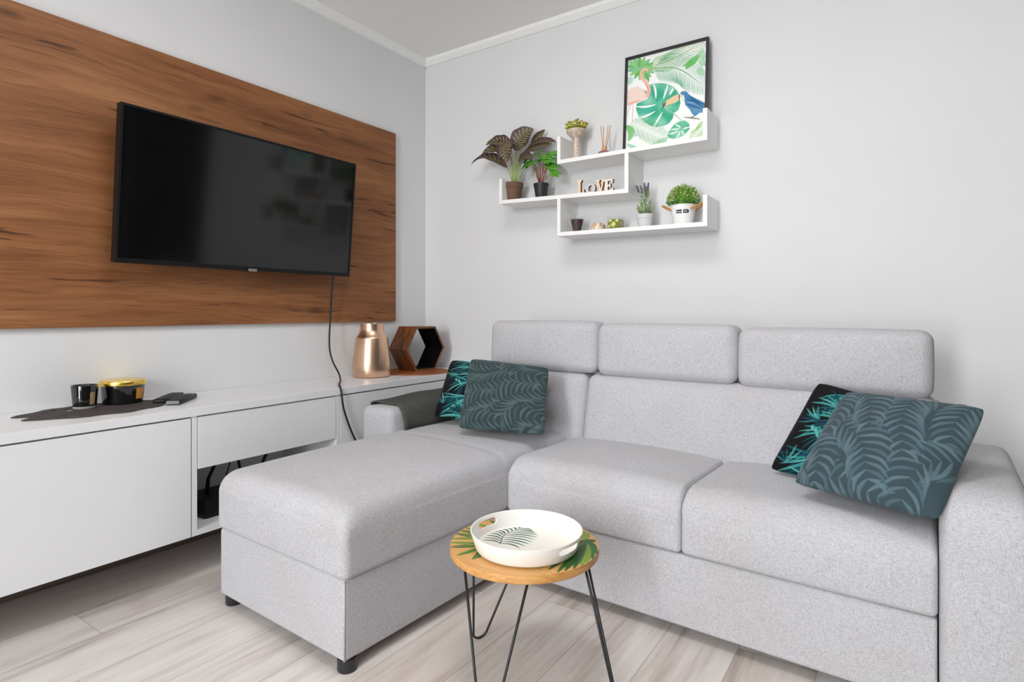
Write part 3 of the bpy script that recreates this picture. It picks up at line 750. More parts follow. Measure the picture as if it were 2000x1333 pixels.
def tropic_paint(seed, dx=0, dy=0):
    pt = Paint(420, 420, np.array((12, 14, 16)) / 255)
    teal = [np.array(c) / 255 for c in ((88, 164, 160), (20, 78, 88), (44, 124, 124), (60, 140, 138), (14, 62, 76))]
    for sp, w_ in (([(.10, 1.0), (.22, .8), (.30, .55)], .10), ([(.34, .2), (.42, .42), (.40, .7)], .10), ([(.6, .9), (.7, .6), (.9, .4)], .12)):
        pt.stroke([(x + dx, y + dy) for x, y in sp], w_, np.array((8, 50, 64)) / 255, .9)
    def fan(c, r, a0, a1, n, w_, bend=.25):
        for i in range(n):
            a = R(a0 + (a1 - a0) * i / (n - 1)); rr_ = r * (.8 + .2 * ((i * 5 + seed) % 3) / 2); m = a + bend * .5
            p0 = (c[0] + dx, c[1] + dy); p1 = (p0[0] + rr_ * .5 * math.cos(m), p0[1] + rr_ * .5 * math.sin(m)); p2 = (p0[0] + rr_ * math.cos(a), p0[1] + rr_ * math.sin(a))
            pt.stroke([p0, p1, p2], w_ * (1 + .5 * ((i * 3 + seed) % 2)), teal[(i * 2 + seed) % 5])
    fan((.26, -.02), .24, 20, 150, 9, .016); fan((.46, .30), .40, 150, 215, 7, .018, .5); fan((.34, .42), .30, 110, 200, 7, .016, .3)
    fan((.40, .66), .42, 115, 185, 8, .020, -.2); fan((.44, .98), .36, 150, 250, 8, .022); fan((.62, .5), .34, -40, 60, 7, .02); fan((.7, .14), .34, 10, 120, 7, .02); fan((.75, .85), .34, 180, 300, 8, .02)
    fan((.30, .14), .26, 130, 230, 7, .016, .3); fan((.10, .80), .2, 200, 330, 6, .014); fan((.2, .30), .2, 160, 240, 6, .014, -.3)
    for x, y in ((.17, .40), (.21, .42), (.24, .46)): pt.stroke([(x + dx, y + dy - .03), (x + dx + .01, y + dy), (x + dx + .03, y + dy + .03)], .026, teal[0])
    return pt
M['velvet'] = vcol('teal_velvet', .8, .15, .12); M['tropic'] = vcol('tropical_velvet', .7, .15, .05)
cushion('throw_cushion', [(.687, -.702, .469), (1.10, -.67, .463), (1.185, -.535, .685), (.646, -.533, .707)], .046, tropic_paint(1), 'tropic',
        'black cushion with teal palm leaves leaning behind the plain cushion by the left arm', .03)
cushion('throw_cushion', [(.949, -.853, .472), (1.303, -.783, .474), (1.221, -.608, .706), (.860, -.660, .730)], .05, velvet_paint(1), 'velvet',
        'dark grey green embossed velvet cushion leaning on the left end of the sofa', .03, .0022)
cushion('throw_cushion', [(2.042, -.690, .444), (2.362, -.777, .430), (2.487, -.672, .650), (2.166, -.584, .714)], .042, tropic_paint(2, .02, .1), 'tropic',
        'black cushion with teal palm leaves half hidden behind the big cushion at the right', .03)
cushion('throw_cushion', [(2.137, -.891, .466), (2.454, -1.025, .466), (2.558, -.793, .696), (2.245, -.660, .697)], .05, velvet_paint(2), 'velvet',
        'slate teal embossed velvet cushion leaning against the right sofa arm', .03, .0022)

# ------------------------------------------------------------------ side table with painted top
TC = (1.5811, -1.3514)
t = thing('side_table', 'small round wooden side table with painted palm leaves and black hairpin legs', 'table', (TC[0], TC[1], 0))
t.scale = (.93, .93, .93)
pt = Paint(520, 520, np.array((216, 164, 100)) / 255)
for i in range(60):
    y = rng.uniform(0, 1); pt.stroke([(-.02, y), (.5, y + rng.uniform(-.02, .02)), (1.02, y + rng.uniform(-.03, .03))], rng.uniform(.004, .02), np.array((204, 148, 84)) / 255 + rng.uniform(-.04, .05), .35)
def tp(x, y): return (.5 + x / .42, .5 + y / .42)
G = [np.array(c) / 255 for c in ((58, 104, 38), (118, 146, 44), (36, 82, 40), (150, 164, 62))]
for a, b in (((-.08, -.04), (-.214, -.057)), ((-.10, -.03), (-.19, -.095)), ((-.09, -.08), (-.15, -.138)), ((-.085, -.10), (-.101, -.168)), ((-.07, -.11), (-.052, -.165)), ((-.09, -.01), (-.205, -.004)), ((-.10, .02), (-.20, .04)), ((-.10, .05), (-.18, .085)), ((-.08, -.07), (-.175, -.115)), ((-.1, .06), (-.14, .13)), ((-.11, -.02), (-.208, -.03))):
    i = int((a[1] + .2) * 90) % 4; m = ((a[0] + b[0]) / 2 + .006, (a[1] + b[1]) / 2 + .006)
    pt.stroke([tp(*a), tp(*m), tp(*b)], .05, G[i]); pt.stroke([tp(*a), tp(*m), tp(*b)], .012, G[(i + 1) % 4])
pt.stroke([tp(-.05, -.09), tp(-.1, -.05), tp(-.12, .06)], .012, G[2], w1=.008)
ctr = (.13, .115)
for b in ((.199, .043), (.204, .01), (.203, -.02), (.200, -.045), (.190, -.068), (.178, -.09), (.166, -.108), (.141, -.108), (.118, -.118), (.09, -.12), (.185, .07), (.16, .12), (.10, .17), (.06, .16)):
    i = int(abs(b[0] * 331 + b[1] * 97)) % 4; m = (.55 * b[0] + .45 * ctr[0] + .004, .55 * b[1] + .45 * ctr[1])
    pt.stroke([tp(*ctr), tp(*m), tp(*b)], .046, G[i]); pt.stroke([tp(*ctr), tp(*m), tp(*b)], .010, G[(i + 2) % 4])
nr, na = 120, 720
rr = np.linspace(0, .2035, nr)[:, None]; aa = np.linspace(0, 2 * math.pi, na + 1)[None]
P = np.stack([rr * np.cos(aa), rr * np.sin(aa), np.full((nr, na + 1), .3602)], -1)
colr, _ = pt.sample(.5 + P[..., 0] / .42, .5 + P[..., 1] / .42)
M['table_top'] = vcol('painted_wood_top', .4, .4)
top = obj('tabletop', LA([(0, .338), (.200, .338), (.2042, .342), (.205, .349), (.2042, .357), (.2035, .3601), (0, .3600)], 96), 'table_edge', t, True, auto=35)
me = grid_mesh('leaf_decoration', P, colr); link('leaf_decoration', me, 'table_top', top, label='painted green palm leaves')
def hairpin(a, b, foot):
    bm = bmesh.new(); a = Vector(a); b = Vector(b); f = Vector(foot); d = (b - a).normalized(); w_ = .024
    up_ = ((a + b) / 2 - f).normalized(); c = f + up_ * (w_ + .0045); c.z = max(c.z, w_ * .98 + .0045)
    up_ = (up_ - d * up_.dot(d)).normalized()
    arc = [c + (d * math.cos(t_) + up_ * math.sin(t_)) * w_ for t_ in [R(180 + 12 + (156 * k / 12)) for k in range(13)]]
    tube(bm, [a] + arc + [b], .0035, 10)
    return bm
for a, b, f in (((-.148, -.036, .3385), (-.07, .137, .3385), (-.205, .062, 0)), ((-.065, -.18, .3385), (.107, -.148, .3385), (.028, -.213, 0)), ((.193, -.009, .3385), (.148, .08, .3385), (.250, .048, 0))):
    obj('hairpin_leg', hairpin(a, b, f), 'matt_black', t, True)

# tray on the table
t = thing('serving_tray', 'round cream tray with a printed green palm frond on the side table', 'tray', (TC[0] + .0190, TC[1] - .0190, .3612 * .93))
t.scale = (.93, .93, .80)
tb = obj('tray_body', LA([(0, 0), (.128, 0), (.136, .003), (.1385, .008), (.1515, .056), (.1515, .0578), (.1495, .0585), (.1475, .0575), (.1345, .009), (.130, .0065), (0, .006)], 128), 'cream', t, True, auto=50)
cb = bmesh.new()
for az in (176, -8):
    c = bmesh.new(); pts = []
    for k in range(24):
        a = 2 * math.pi * k / 24; s_ = .028 if math.cos(a) > 0 else -.028
        pts.append((.10, s_ + .0105 * math.cos(a), .0365 + .0105 * math.sin(a)))
    prism(c, pts, (.09, 0, 0)); c.transform(Matrix.Rotation(R(az), 4, 'Z'))
    tmp = bpy.data.meshes.new('tmp'); c.to_mesh(tmp); c.free(); cb.from_mesh(tmp)
cut(tb, cb)
for p_ in tb.data.polygons: p_.use_smooth = True
tb.data.set_sharp_from_angle(angle=R(45))
pt = Paint(480, 480, np.array((243, 239, 230)) / 255)
def rp(x, y): return (.5 + (x - .018) / .27, .5 + (y + .018) / .27)
sp = [(-.043, -.056), (-.069, .006), (-.059, .079)]
SP = catmull([(x, y, 0) for x, y in sp], 20)
tl = [(-.098, -.060), (-.108, -.045), (-.113, -.028), (-.116, -.010), (-.113, .006), (-.108, .020), (-.100, .035), (-.092, .048), (-.085, .060), (-.078, .070)]
trr = [(.017, -.048), (.022, -.030), (.024, -.012), (.024, .006), (.022, .024), (.019, .041), (.012, .054), (.003, .063), (-.007, .068), (-.02, .075)]
TG = [np.array(c) / 255 for c in ((52, 92, 78), (84, 116, 104), (40, 78, 66))]
for q, sgn in ((tl, 1), (trr, -1)):
    for i, e in enumerate(q):
        p0 = SP[int((.06 + .88 * i / 9) * (len(SP) - 1))]; m = ((p0.x + e[0]) / 2 + .006 * -sgn * 0, (p0.y + e[1]) / 2 + .008)
        pt.stroke([rp(p0.x, p0.y), rp(*m), rp(*e)], .026, TG[i % 3])
pt.stroke([rp(*s) for s in sp], .012, TG[2], w1=.006)
nr, na = 90, 540
rr = np.linspace(0, .127, nr)[:, None]; aa = np.linspace(0, 2 * math.pi, na + 1)[None]
P = np.stack([rr * np.cos(aa), rr * np.sin(aa), np.full((nr, na + 1), .0068)], -1)
colr, _ = pt.sample(.5 + P[..., 0] / .27, .5 + P[..., 1] / .27)
M['tray_print'] = vcol('tray_print', .4, .4, grain=.01)
link('leaf_print', grid_mesh('leaf_print', P, colr), 'tray_print', tb, label='printed green palm frond')

# ------------------------------------------------------------------ wall shelf
sh = thing('wall_shelf', 'white stepped wall shelf of three boards hung above the sofa', 'shelf', (1.19, 0, 1.35))
SDp = .18
def sboard(name, x0, x1, z0, z1, dz=.0, tk=.019, y0=-SDp, y1=-.001):
    bm = BX(x0, x1, y0, y1, 0, 1, bevel=0)
    for v in bm.verts:
        s_ = (v.co.x - x0) / (x1 - x0); base = z0 + (z1 - z0) * s_; v.co.z = base + v.co.z * tk
    bm.transform(Matrix.Translation((-1.19, 0, -1.35)))
    bmesh.ops.bevel(bm, geom=bm.edges[:], offset=.0008, segments=1, affect='EDGES')
    return obj(name, bm, 'white_shelf', sh)
def upright(x0, x1, z0, z1):
    bm = BX(x0, x1, -SDp, -.001, z0, z1); bm.transform(Matrix.Translation((-1.19, 0, -1.35))); bmesh.ops.bevel(bm, geom=bm.edges[:], offset=.0008, segments=1, affect='EDGES')
    return obj('upright', bm, 'white_shelf', sh)
def zm(x): return 1.547 + (1.525 - 1.547) * (x - .67) / .703
def zl(x): return 1.358 + (1.349 - 1.358) * (x - 1.01) / .707
ZU = 1.703
sboard('shelf_board', 1.01, 1.717, ZU, ZU)
sboard('shelf_board', .67, 1.373, zm(.67), zm(1.373))
sboard('shelf_board', 1.01, 1.717, zl(1.01), zl(1.717))
upright(1.01, 1.028, ZU + .019, 1.835); upright(1.699, 1.717, ZU + .019, 1.836)
upright(1.354, 1.373, zm(1.36) + .0188, ZU); upright(.67, .688, zm(.68) + .0192, 1.675)
upright(1.01, 1.028, zl(1.02) + .0192, zm(1.02) + .0002); upright(1.699, 1.717, zl(1.71) + .0192, 1.479)
U = ZU + .0195
def zmid(x): return zm(x) + .0195
def zlow(x): return zl(x) + .0195

# framed print
FX0, FX1, FZ = 1.304, 1.688, .462
fr = thing('picture_frame', 'black framed tropical print with pink flamingo and blue bird on the top shelf', 'picture', (FX0, -.066, U + .0008))
fr.rotation_euler = (R(-4), 0, 0)
W_ = FX1 - FX0; bw = .011
bm = bmesh.new(); box(bm, 0, bw, -.02, 0, 0, FZ, .0008); box(bm, W_ - bw, W_, -.02, 0, 0, FZ, .0008); box(bm, bw, W_ - bw, -.02, 0, 0, bw, .0008); box(bm, bw, W_ - bw, -.02, 0, FZ - bw, FZ, .0008)
obj('frame', bm, 'matt_black', fr)
obj('backing', BX(bw, W_ - bw, -.008, -.002, bw, FZ - bw), 'black_plastic', fr)
pt = Paint(520, 620, np.array((250, 250, 249)) / 255)
def A(x, y):
    u = (x - 132 + (y - 295) * .026) / 772.0; top = 295 - (x - 135) * .266
    sc = .00047 - .00004 * u
    return (u, (y - top) * sc / (FZ - 2 * bw))
def AL(*q): return [A(*p_) for p_ in q]
col = lambda *c: np.array(c) / 255
gl = [col(150, 200, 120), col(118, 184, 96), col(176, 214, 146)]
pt.stroke(AL((150, 290), (165, 330), (150, 400)), .11, col(150, 208, 182), .6, jitter=.3); pt.stroke(AL((130, 470), (145, 500), (150, 540)), .10, col(150, 208, 190), .6, jitter=.3)
for k in range(15):
    a = R(-170 + k * 24); e = (265 + 150 * math.cos(a), 372 + 125 * math.sin(a))
    pt.stroke(AL((265, 372), ((265 + e[0]) / 2, (372 + e[1]) / 2), e), .055, [col(96, 178, 84), col(134, 200, 104), col(110, 190, 130)][k % 3], .9, jitter=.25)
pt.frond(AL((340, 355), (560, 290), (905, 92)), 26, .20, .0075, .75, [col(140, 190, 96), col(106, 172, 90), col(168, 200, 110), col(120, 186, 140)], .95, .25)
pt.stroke(AL((340, 355), (560, 290), (905, 92)), .010, col(150, 180, 84))
pt.frond(AL((400, 372), (640, 380), (880, 560)), 32, .25, .0072, 1.0, [col(74, 160, 112), col(110, 180, 120), col(70, 150, 140)], .95, .3)
pt.stroke(AL((400, 372), (640, 380), (880, 560)), .010, col(90, 160, 90))
pt.poly(AL((715, 390), (705, 340), (760, 275), (855, 208), (845, 262), (790, 340)), col(96, 186, 92), jitter=.25); pt.poly(AL((672, 362), (735, 300), (730, 335)), col(120, 196, 110))
for q in ((885, 225), (885, 305), (868, 405)): pt.stroke(AL((q[0] - 10, q[1] - 45), (q[0] - 22, q[1]), (q[0] + 20, q[1] + 45)), .08, col(150, 206, 160), .8, jitter=.3)
pt.poly(AL((300, 432), (325, 420), (352, 470), (350, 520), (310, 470)), col(92, 172, 90), jitter=.2)
mon = [(345, 545), (400, 528), (460, 524), (540, 534), (600, 570), (635, 615), (650, 665), (660, 735), (640, 805), (595, 835), (585, 890), (545, 945), (490, 968), (430, 975), (375, 968), (300, 925), (240, 865), (215, 790), (222, 735), (330, 690), (352, 630)]
pt.poly(AL(*mon), col(46, 168, 132), jitter=.55)
for q, c_ in (([(360, 560), (395, 620), (440, 720)], col(20, 140, 110)), ([(620, 600), (560, 680), (470, 750)], col(24, 140, 112)), ([(560, 920), (510, 850), (470, 770)], col(30, 160, 110)), ([(240, 840), (340, 800), (440, 760)], col(40, 176, 150)), ([(600, 700), (540, 730), (480, 755)], col(10, 122, 90))):
    pt.stroke(AL(*q), .07, c_, .55, jitter=.2)
for q in ([(398, 535), (415, 610), (420, 690)], [(540, 532), (515, 620), (492, 690)], [(212, 768), (320, 768), (420, 745)], [(235, 890), (330, 858), (415, 812)], [(395, 972), (440, 900), (485, 820)], [(590, 575), (570, 620), (555, 650)]): pt.stroke(AL(*q), .026, col(250, 250, 249))
pt.stroke(AL((460, 740), (590, 840), (685, 925)), .012, col(150, 196, 160))
# flamingo
pk = col(250, 220, 208); pk2 = col(244, 192, 174)
pt.poly(AL((125, 610), (170, 575), (235, 560), (300, 590), (340, 640), (330, 680), (270, 715), (190, 735), (125, 770)), pk, jitter=.15)
pt.stroke(AL((325, 670), (350, 600), (325, 530), (275, 470), (268, 410), (300, 375)), .05, pk2, w1=.030)
pt.stroke(AL((345, 640), (338, 580), (310, 530)), .02, col(232, 150, 130), .6)
pt.poly(AL((290, 395), (300, 370), (330, 372), (345, 390), (335, 420), (322, 400)), pk2); pt.poly(AL((335, 388), (352, 396), (345, 425), (330, 405)), col(216, 170, 150))
pt.stroke(AL((300, 600), (320, 620), (310, 640)), .03, col(150, 140, 140), .6)
pt.stroke(AL((125, 745), (190, 725), (260, 700)), .03, col(240, 170, 140), .8)
pt.stroke(AL((165, 745), (140, 800), (125, 860)), .010, col(216, 190, 200), w1=.008); pt.stroke(AL((185, 740), (180, 840), (178, 925)), .010, col(216, 190, 200), w1=.008)
# blue bird
pt.poly(AL((655, 628), (680, 610), (715, 612), (745, 650), (790, 680), (895, 742), (885, 800), (878, 832), (835, 840), (800, 872), (770, 850), (745, 800), (705, 755), (695, 690)), col(62, 128, 178), jitter=.2)
for q in ([(720, 700), (790, 720), (880, 790)], [(710, 740), (780, 770), (860, 800)], [(740, 670), (800, 710), (890, 760)]): pt.stroke(AL(*q), .022, col(32, 84, 140), .8); 
pt.stroke(AL((715, 730), (760, 730), (800, 745)), .012, col(140, 186, 214), .9)
pt.poly(AL((655, 650), (690, 650), (700, 690), (695, 740), (672, 705)), col(236, 234, 226))
pt.poly(AL((655, 640), (600, 655), (525, 705), (490, 750), (480, 790), (510, 765), (560, 745), (620, 725), (655, 690)), col(238, 206, 160), jitter=.1)
pt.poly(AL((525, 715), (490, 750), (480, 792), (505, 765)), col(52, 82, 92)); pt.stroke(AL((650, 640), (648, 670), (652, 700)), .014, col(60, 70, 80)); pt.stroke(AL((665, 655), (668, 662), (672, 668)), .02, col(240, 190, 90))
pt.stroke(AL((690, 880), (770, 890), (850, 905)), .022, col(150, 158, 130)); pt.stroke(AL((800, 860), (770, 880), (755, 890)), .012, col(50, 90, 130))
sm = [(545, 1085), (530, 1060), (560, 1000), (600, 950), (650, 920), (700, 910), (740, 945), (745, 1000), (700, 1060), (640, 1090), (585, 1100)]
pt.poly(AL(*sm), col(70, 176, 130), jitter=.5)
for q in ([(560, 1005), (610, 1000), (650, 995)], [(605, 950), (640, 970), (660, 990)], [(745, 985), (710, 990), (680, 1000)], [(700, 1065), (680, 1040), (670, 1010)], [(620, 1095), (640, 1060), (655, 1020)], [(540, 1050), (590, 1040), (640, 1015)]): pt.stroke(AL(*q), .016, col(250, 250, 249))
pt.frond(AL((150, 930), (330, 1010), (530, 1110)), 22, .19, .007, .85, [col(96, 172, 110), col(140, 196, 110), col(80, 160, 130)], .95, .2)
pt.frond(AL((890, 910), (850, 1000), (770, 1100)), 13, .13, .008, .8, [col(128, 192, 100), col(160, 206, 120)], .95, .2)
pt.stroke(AL((120, 960), (165, 1030), (140, 1120)), .09, col(110, 190, 100), .9, jitter=.2); pt.stroke(AL((120, 1150), (200, 1190), (260, 1250)), .05, col(130, 200, 170), .7, jitter=.3); pt.stroke(AL((180, 1060), (210, 1062), (235, 1056)), .03, col(190, 200, 220), .7)
pt.frond(AL((300, 1240), (420, 1180), (520, 1120)), 12, .10, .010, .85, [col(140, 196, 140), col(100, 176, 130)], .9, .2)
nx, nz = 300, 360
X_, Z_ = np.meshgrid(np.linspace(bw, W_ - bw, nx), np.linspace(bw, FZ - bw, nz), indexing='ij')
P = np.stack([X_, np.full(X_.shape, -.0086), Z_], -1)
colr, _ = pt.sample((X_ - bw) / (W_ - 2 * bw), 1 - (Z_ - bw) / (FZ - 2 * bw))
M['print'] = vcol('art_print', .5, .3, grain=.03)
link('print', grid_mesh('print', P, colr), 'print', fr, label='watercolour of palm leaves, flamingo and blue bird')

# ---- pots and plants
def pot(t, prof, mat, soil_r, soil_z):
    obj('pot', LA(prof, 48), mat, t, True, auto=35)
    obj('soil', LA([(0, soil_z + .002), (soil_r, soil_z)], 32), 'soil', t)
# calathea
t = thing('potted_plant', 'potted plant with large dark striped leaves in a brown clay pot on the shelf', 'plant', (.706, -.1, zmid(.706)))
pot(t, [(0, 0), (.032, 0), (.0345, .003), (.0445, .070), (.0475, .071), (.0495, .074), (.0505, .096), (.0475, .098), (.045, .094), (.042, .075), (0, .075)], 'terracotta', .045, .085)
def striped():
    k = NT('striped_leaf'); v = k.N('ShaderNodeVertexColor'); v.layer_name = 'Pattern'; n = k.noise(k.coords(), 120, 2)
    k.L(k.mix(.25, v.outputs[0], k.ramp(n, [(.3, (.4, .4, .4)), (.7, (1, 1, 1))]), 'MULTIPLY'), k.b.inputs['Base Color']); k.b.inputs['Roughness'].default_value = .5; return k.m
M['striped'] = striped()
z0 = zmid(.706); ox = .706
def cal_leaf(acc, base, tip, mid_off, normal, width, curl=0.0, twist=0.0, dark=0.0):
    n, m = 60, 41; s = np.linspace(0, 1, n)
    b = np.array(base); tp_ = np.array(tip); mo = (b + tp_) / 2 + np.array(mid_off)
    cur = ((1 - s) ** 2)[:, None] * b + (2 * s * (1 - s))[:, None] * (2 * mo - (b + tp_) / 2) + (s ** 2)[:, None] * tp_
    tg = np.gradient(cur, axis=0); tg /= np.linalg.norm(tg, axis=1)[:, None]
    nn = np.array(normal, float)[None] - tg * (tg @ np.array(normal, float))[:, None]; nn /= np.linalg.norm(nn, axis=1)[:, None]
    sd = np.cross(tg, nn); wd = width / 2 * np.sin(np.pi * np.clip(s * .98 + .01, 0, 1)) ** .75 * (1.12 - .3 * s)
    q = np.linspace(-1, 1, m)
    P = cur[:, None] + sd[:, None] * (wd[:, None] * q[None])[..., None] + nn[:, None] * ((np.abs(q)[None] ** 1.5 * wd[:, None]) * (curl + .06 * np.sin(s * 22)[:, None] * np.sign(q)[None]))[..., None]
    S, Q = np.meshgrid(s, q, indexing='ij'); aq = np.abs(Q)
    st = np.sin((S * 8.5 - aq * 1.5) * 2 * np.pi); stripe = np.clip((st - .1) * 2.0, 0, 1) * np.clip((aq - .06) * 8, 0, 1) * np.clip((.85 - aq) * 6, 0, 1)
    base_c = np.array((70, 46, 44)) / 255; mid_c = np.array((88, 74, 46)) / 255; lt = np.array((158, 150, 112)) / 255
    c = base_c + (mid_c - base_c) * np.clip(1.2 - aq * 2.2, 0, 1)[..., None]
    c = c * (1 - stripe[..., None] * (.85 - dark)) + lt * stripe[..., None] * (.85 - dark)
    rib = np.clip(1 - aq * 22, 0, 1)[..., None]; c = c * (1 - rib) + np.array((120, 132, 60)) / 255 * rib
    acc.append((P, c))
L = []
D = lambda x, y, z: np.array((x - ox, y + .1, z - z0))
cal_leaf(L, D(.735, -.10, 1.828), D(.812, -.075, 1.932), (-.020, -.012, .012), (.25, -1, .15), .112, .22)
cal_leaf(L, D(.795, -.07, 1.86), D(.862, -.045, 1.929), (-.004, 0, .004), (.75, -.5, -.4), .042, .5)
cal_leaf(L, D(.775, -.085, 1.822), D(.932, -.055, 1.852), (.0, .0, .020), (.1, -.75, .65), .064, .35, dark=.3)
cal_leaf(L, D(.775, -.10, 1.818), D(.928, -.085, 1.838), (.0, -.004, .004), (.0, -.85, -.5), .034, .4, dark=.4)
cal_leaf(L, D(.700, -.115, 1.852), D(.556, -.14, 1.874), (.0, 0, .022), (-.1, -.8, .6), .086, .3)
cal_leaf(L, D(.690, -.12, 1.838), D(.540, -.15, 1.832), (.012, 0, .018), (-.2, -.75, .3), .080, .3)
cal_leaf(L, D(.698, -.125, 1.872), D(.712, -.165, 1.760), (.0, -.022, .010), (-.05, -1, .25), .108, .25)
cal_leaf(L, D(.683, -.125, 1.742), D(.463, -.145, 1.786), (-.012, 0, .045), (-.2, -.6, .75), .068, .45, dark=.3)
cal_leaf(L, D(.742, -.11, 1.765), D(.845, -.135, 1.762), (.0, -.01, .016), (.1, -.85, .5), .066, .3, dark=.45)
cal_leaf(L, D(.715, -.09, 1.835), D(.75, -.06, 1.90), (-.01, 0, .0), (-.2, -1, .1), .06, .3)
vv, ff, cc = [], [], []; off = 0
for P, c in L:
    n, m = P.shape[:2]; idx = np.arange(n * m).reshape(n, m) + off
    ff += np.stack([idx[:-1, :-1], idx[1:, :-1], idx[1:, 1:], idx[:-1, 1:]], -1).reshape(-1, 4).tolist(); vv.append(P.reshape(-1, 3)); cc.append(c.reshape(-1, 3)); off += n * m
me = bpy.data.meshes.new('foliage'); me.from_pydata(np.concatenate(vv).tolist(), [], ff); set_cols(me, np.concatenate(cc))
for p_ in me.polygons: p_.use_smooth = True
link('foliage', me, 'striped', t, label='large dark leaves with pale stripes')
bm = bmesh.new()
for e in ((.735, -.10, 1.828), (.775, -.085, 1.822), (.700, -.115, 1.852), (.690, -.12, 1.838), (.705, -.12, 1.80), (.683, -.125, 1.742), (.742, -.11, 1.765), (.76, -.09, 1.82), (.715, -.09, 1.835), (.69, -.1, 1.77), (.725, -.09, 1.78), (.80, -.1, 1.745)):
    e_ = D(*e); b_ = (e_[0] * .18 + rng.uniform(-.01, .01), rng.uniform(-.012, .012), .08); m_ = (e_[0] * .45, e_[1] * .5, .08 + (e_[2] - .08) * .55)
    tube(bm, catmull([b_, m_, tuple(e_)], 6), [.0030 - .0012 * i / 12 for i in range(13)], 6)
obj('stems', bm, 'stem_green', t, True)

# green plant in black pot
t = thing('potted_plant', 'small plant with bright green lobed leaves and red stems in a black pot', 'plant', (.873, -.1, zmid(.873)))
pot(t, [(0, 0), (.026, 0), (.0275, .003), (.0365, .068), (.0385, .069), (.0385, .080), (.0362, .081), (.034, .07), (0, .066)], 'black_pot', .035, .072)
ox, z0 = .873, zmid(.873); bm = bmesh.new(); sb = bmesh.new()
def lobed(c, nrm, r, rot):
    r *= 1.55
    n_ = Vector(nrm).normalized(); ux = n_.orthogonal().normalized(); uy = n_.cross(ux); c = Vector(c)
    for k in range(5):
        a = rot + R(-100 + 50 * k); l = r * (1.0 if k == 2 else .85 if k in (1, 3) else .6); d = ux * math.cos(a) + uy * math.sin(a)
        leaf(bm, c - d * .004, c + d * l - n_ * l * .12, n_, r * .62, 6, .06, .05, mi=(k + int(r * 1000)) % 2, shape=.85)
for x, y, z, r, nr_, ro in ((.80, -.09, 1.788, .046, (-.3, -.6, .7), 2.6), (.845, -.13, 1.745, .046, (-.1, -.5, .8), 2.2), (.905, -.12, 1.765, .046, (.1, -.6, .8), .6), (.932, -.09, 1.785, .044, (.2, -.5, .8), .3), (.943, -.14, 1.712, .040, (.4, -.5, .7), .0), (.972, -.155, 1.672, .032, (.4, -.5, .6), -.2), (.865, -.06, 1.775, .04, (0, -.5, .8), 1.5), (.925, -.14, 1.74, .04, (.2, -.6, .8), .1), (.815, -.12, 1.752, .038, (-.2, -.6, .6), 2.9), (.86, -.1, 1.80, .034, (-.1, -.5, .8), 1.6)):
    c = (x - ox, y + .1, z - z0); lobed(c, nr_, r, ro)
    tube(sb, catmull([(c[0] * .08, rng.uniform(-.006, .006), .068), (c[0] * .4, c[1] * .5, .068 + (c[2] - .068) * .55), c], 6), .0016, 6)
for k in range(8):
    a = rng.uniform(-1, 1); tube(sb, [(a * .008, rng.uniform(-.006, .006), .068), (a * .03, rng.uniform(-.02, .02), .12), (a * .05, rng.uniform(-.03, .03), .165)], .0015, 6)
obj('foliage', bm, ['leaf_green', 'leaf_mid'], t, True); obj('stems', sb, 'stem_red', t, True, label='thin red stems')

# candlestick with flower wreath
t = thing('candlestick', 'turned pale wooden candlestick standing on the upper shelf', 'candle holder', (1.072, -.1, U))
prof = [(0, 0), (.036, 0), (.038, .004), (.034, .010), (.021, .014), (.0175, .02)]
for i in range(5):
    z_ = .022 + i * .0165; prof += [(.0155, z_), (.0185, z_ + .006), (.0185, z_ + .010), (.0155, z_ + .0155)]
prof += [(.016, .106), (.0185, .109), (.018, .114), (.026, .118), (.040, .130), (.046, .137), (.0495, .143), (.0495, .150), (.047, .153), (.0, .153)]
obj('stick', LA(prof, 40), 'pale_wood', t, True, auto=50)
t = thing('flower_wreath', 'small yellow flower wreath lying on top of the wooden candlestick', 'wreath', (1.072, -.1, U + .1535))
bm = bmesh.new(); tube(bm, [(.040 * math.cos(a), .040 * math.sin(a), .007) for a in np.linspace(0, 2 * math.pi, 25)[:-1]], .005, 6, closed=True); obj('ring', bm, 'olive', t, True)
bm = bmesh.new()
for i in range(150):
    a = rng.uniform(0, 2 * math.pi); rr_ = .041 + rng.uniform(-.010, .014); c = Vector((rr_ * math.cos(a), rr_ * math.sin(a), max(.005, .012 + rng.uniform(-.006, .022)))); mi_ = int(rng.choice([0] * 14 + [1] * 12 + [2] * 3 + [3], 1)[0])
    for k in range(5):
        d = Vector((math.cos(k * 1.257 + i), math.sin(k * 1.257 + i), .45 + rng.uniform(-.2, .3))); leaf(bm, c, c + d * .0085, (0, 0, 1), .0065, 3, .1, .1, mi=mi_)
for i in range(70):
    a = rng.uniform(0, 2 * math.pi); rr_ = .042 + rng.uniform(-.008, .012); blob(bm, (rr_ * math.cos(a), rr_ * math.sin(a), .011 + rng.uniform(-.004, .015)), rng.uniform(.0028, .0048), int(rng.choice([0, 0, 1])), 1)
obj('blossoms', bm, ['yellow', 'lime', 'olive', 'brick'], t)

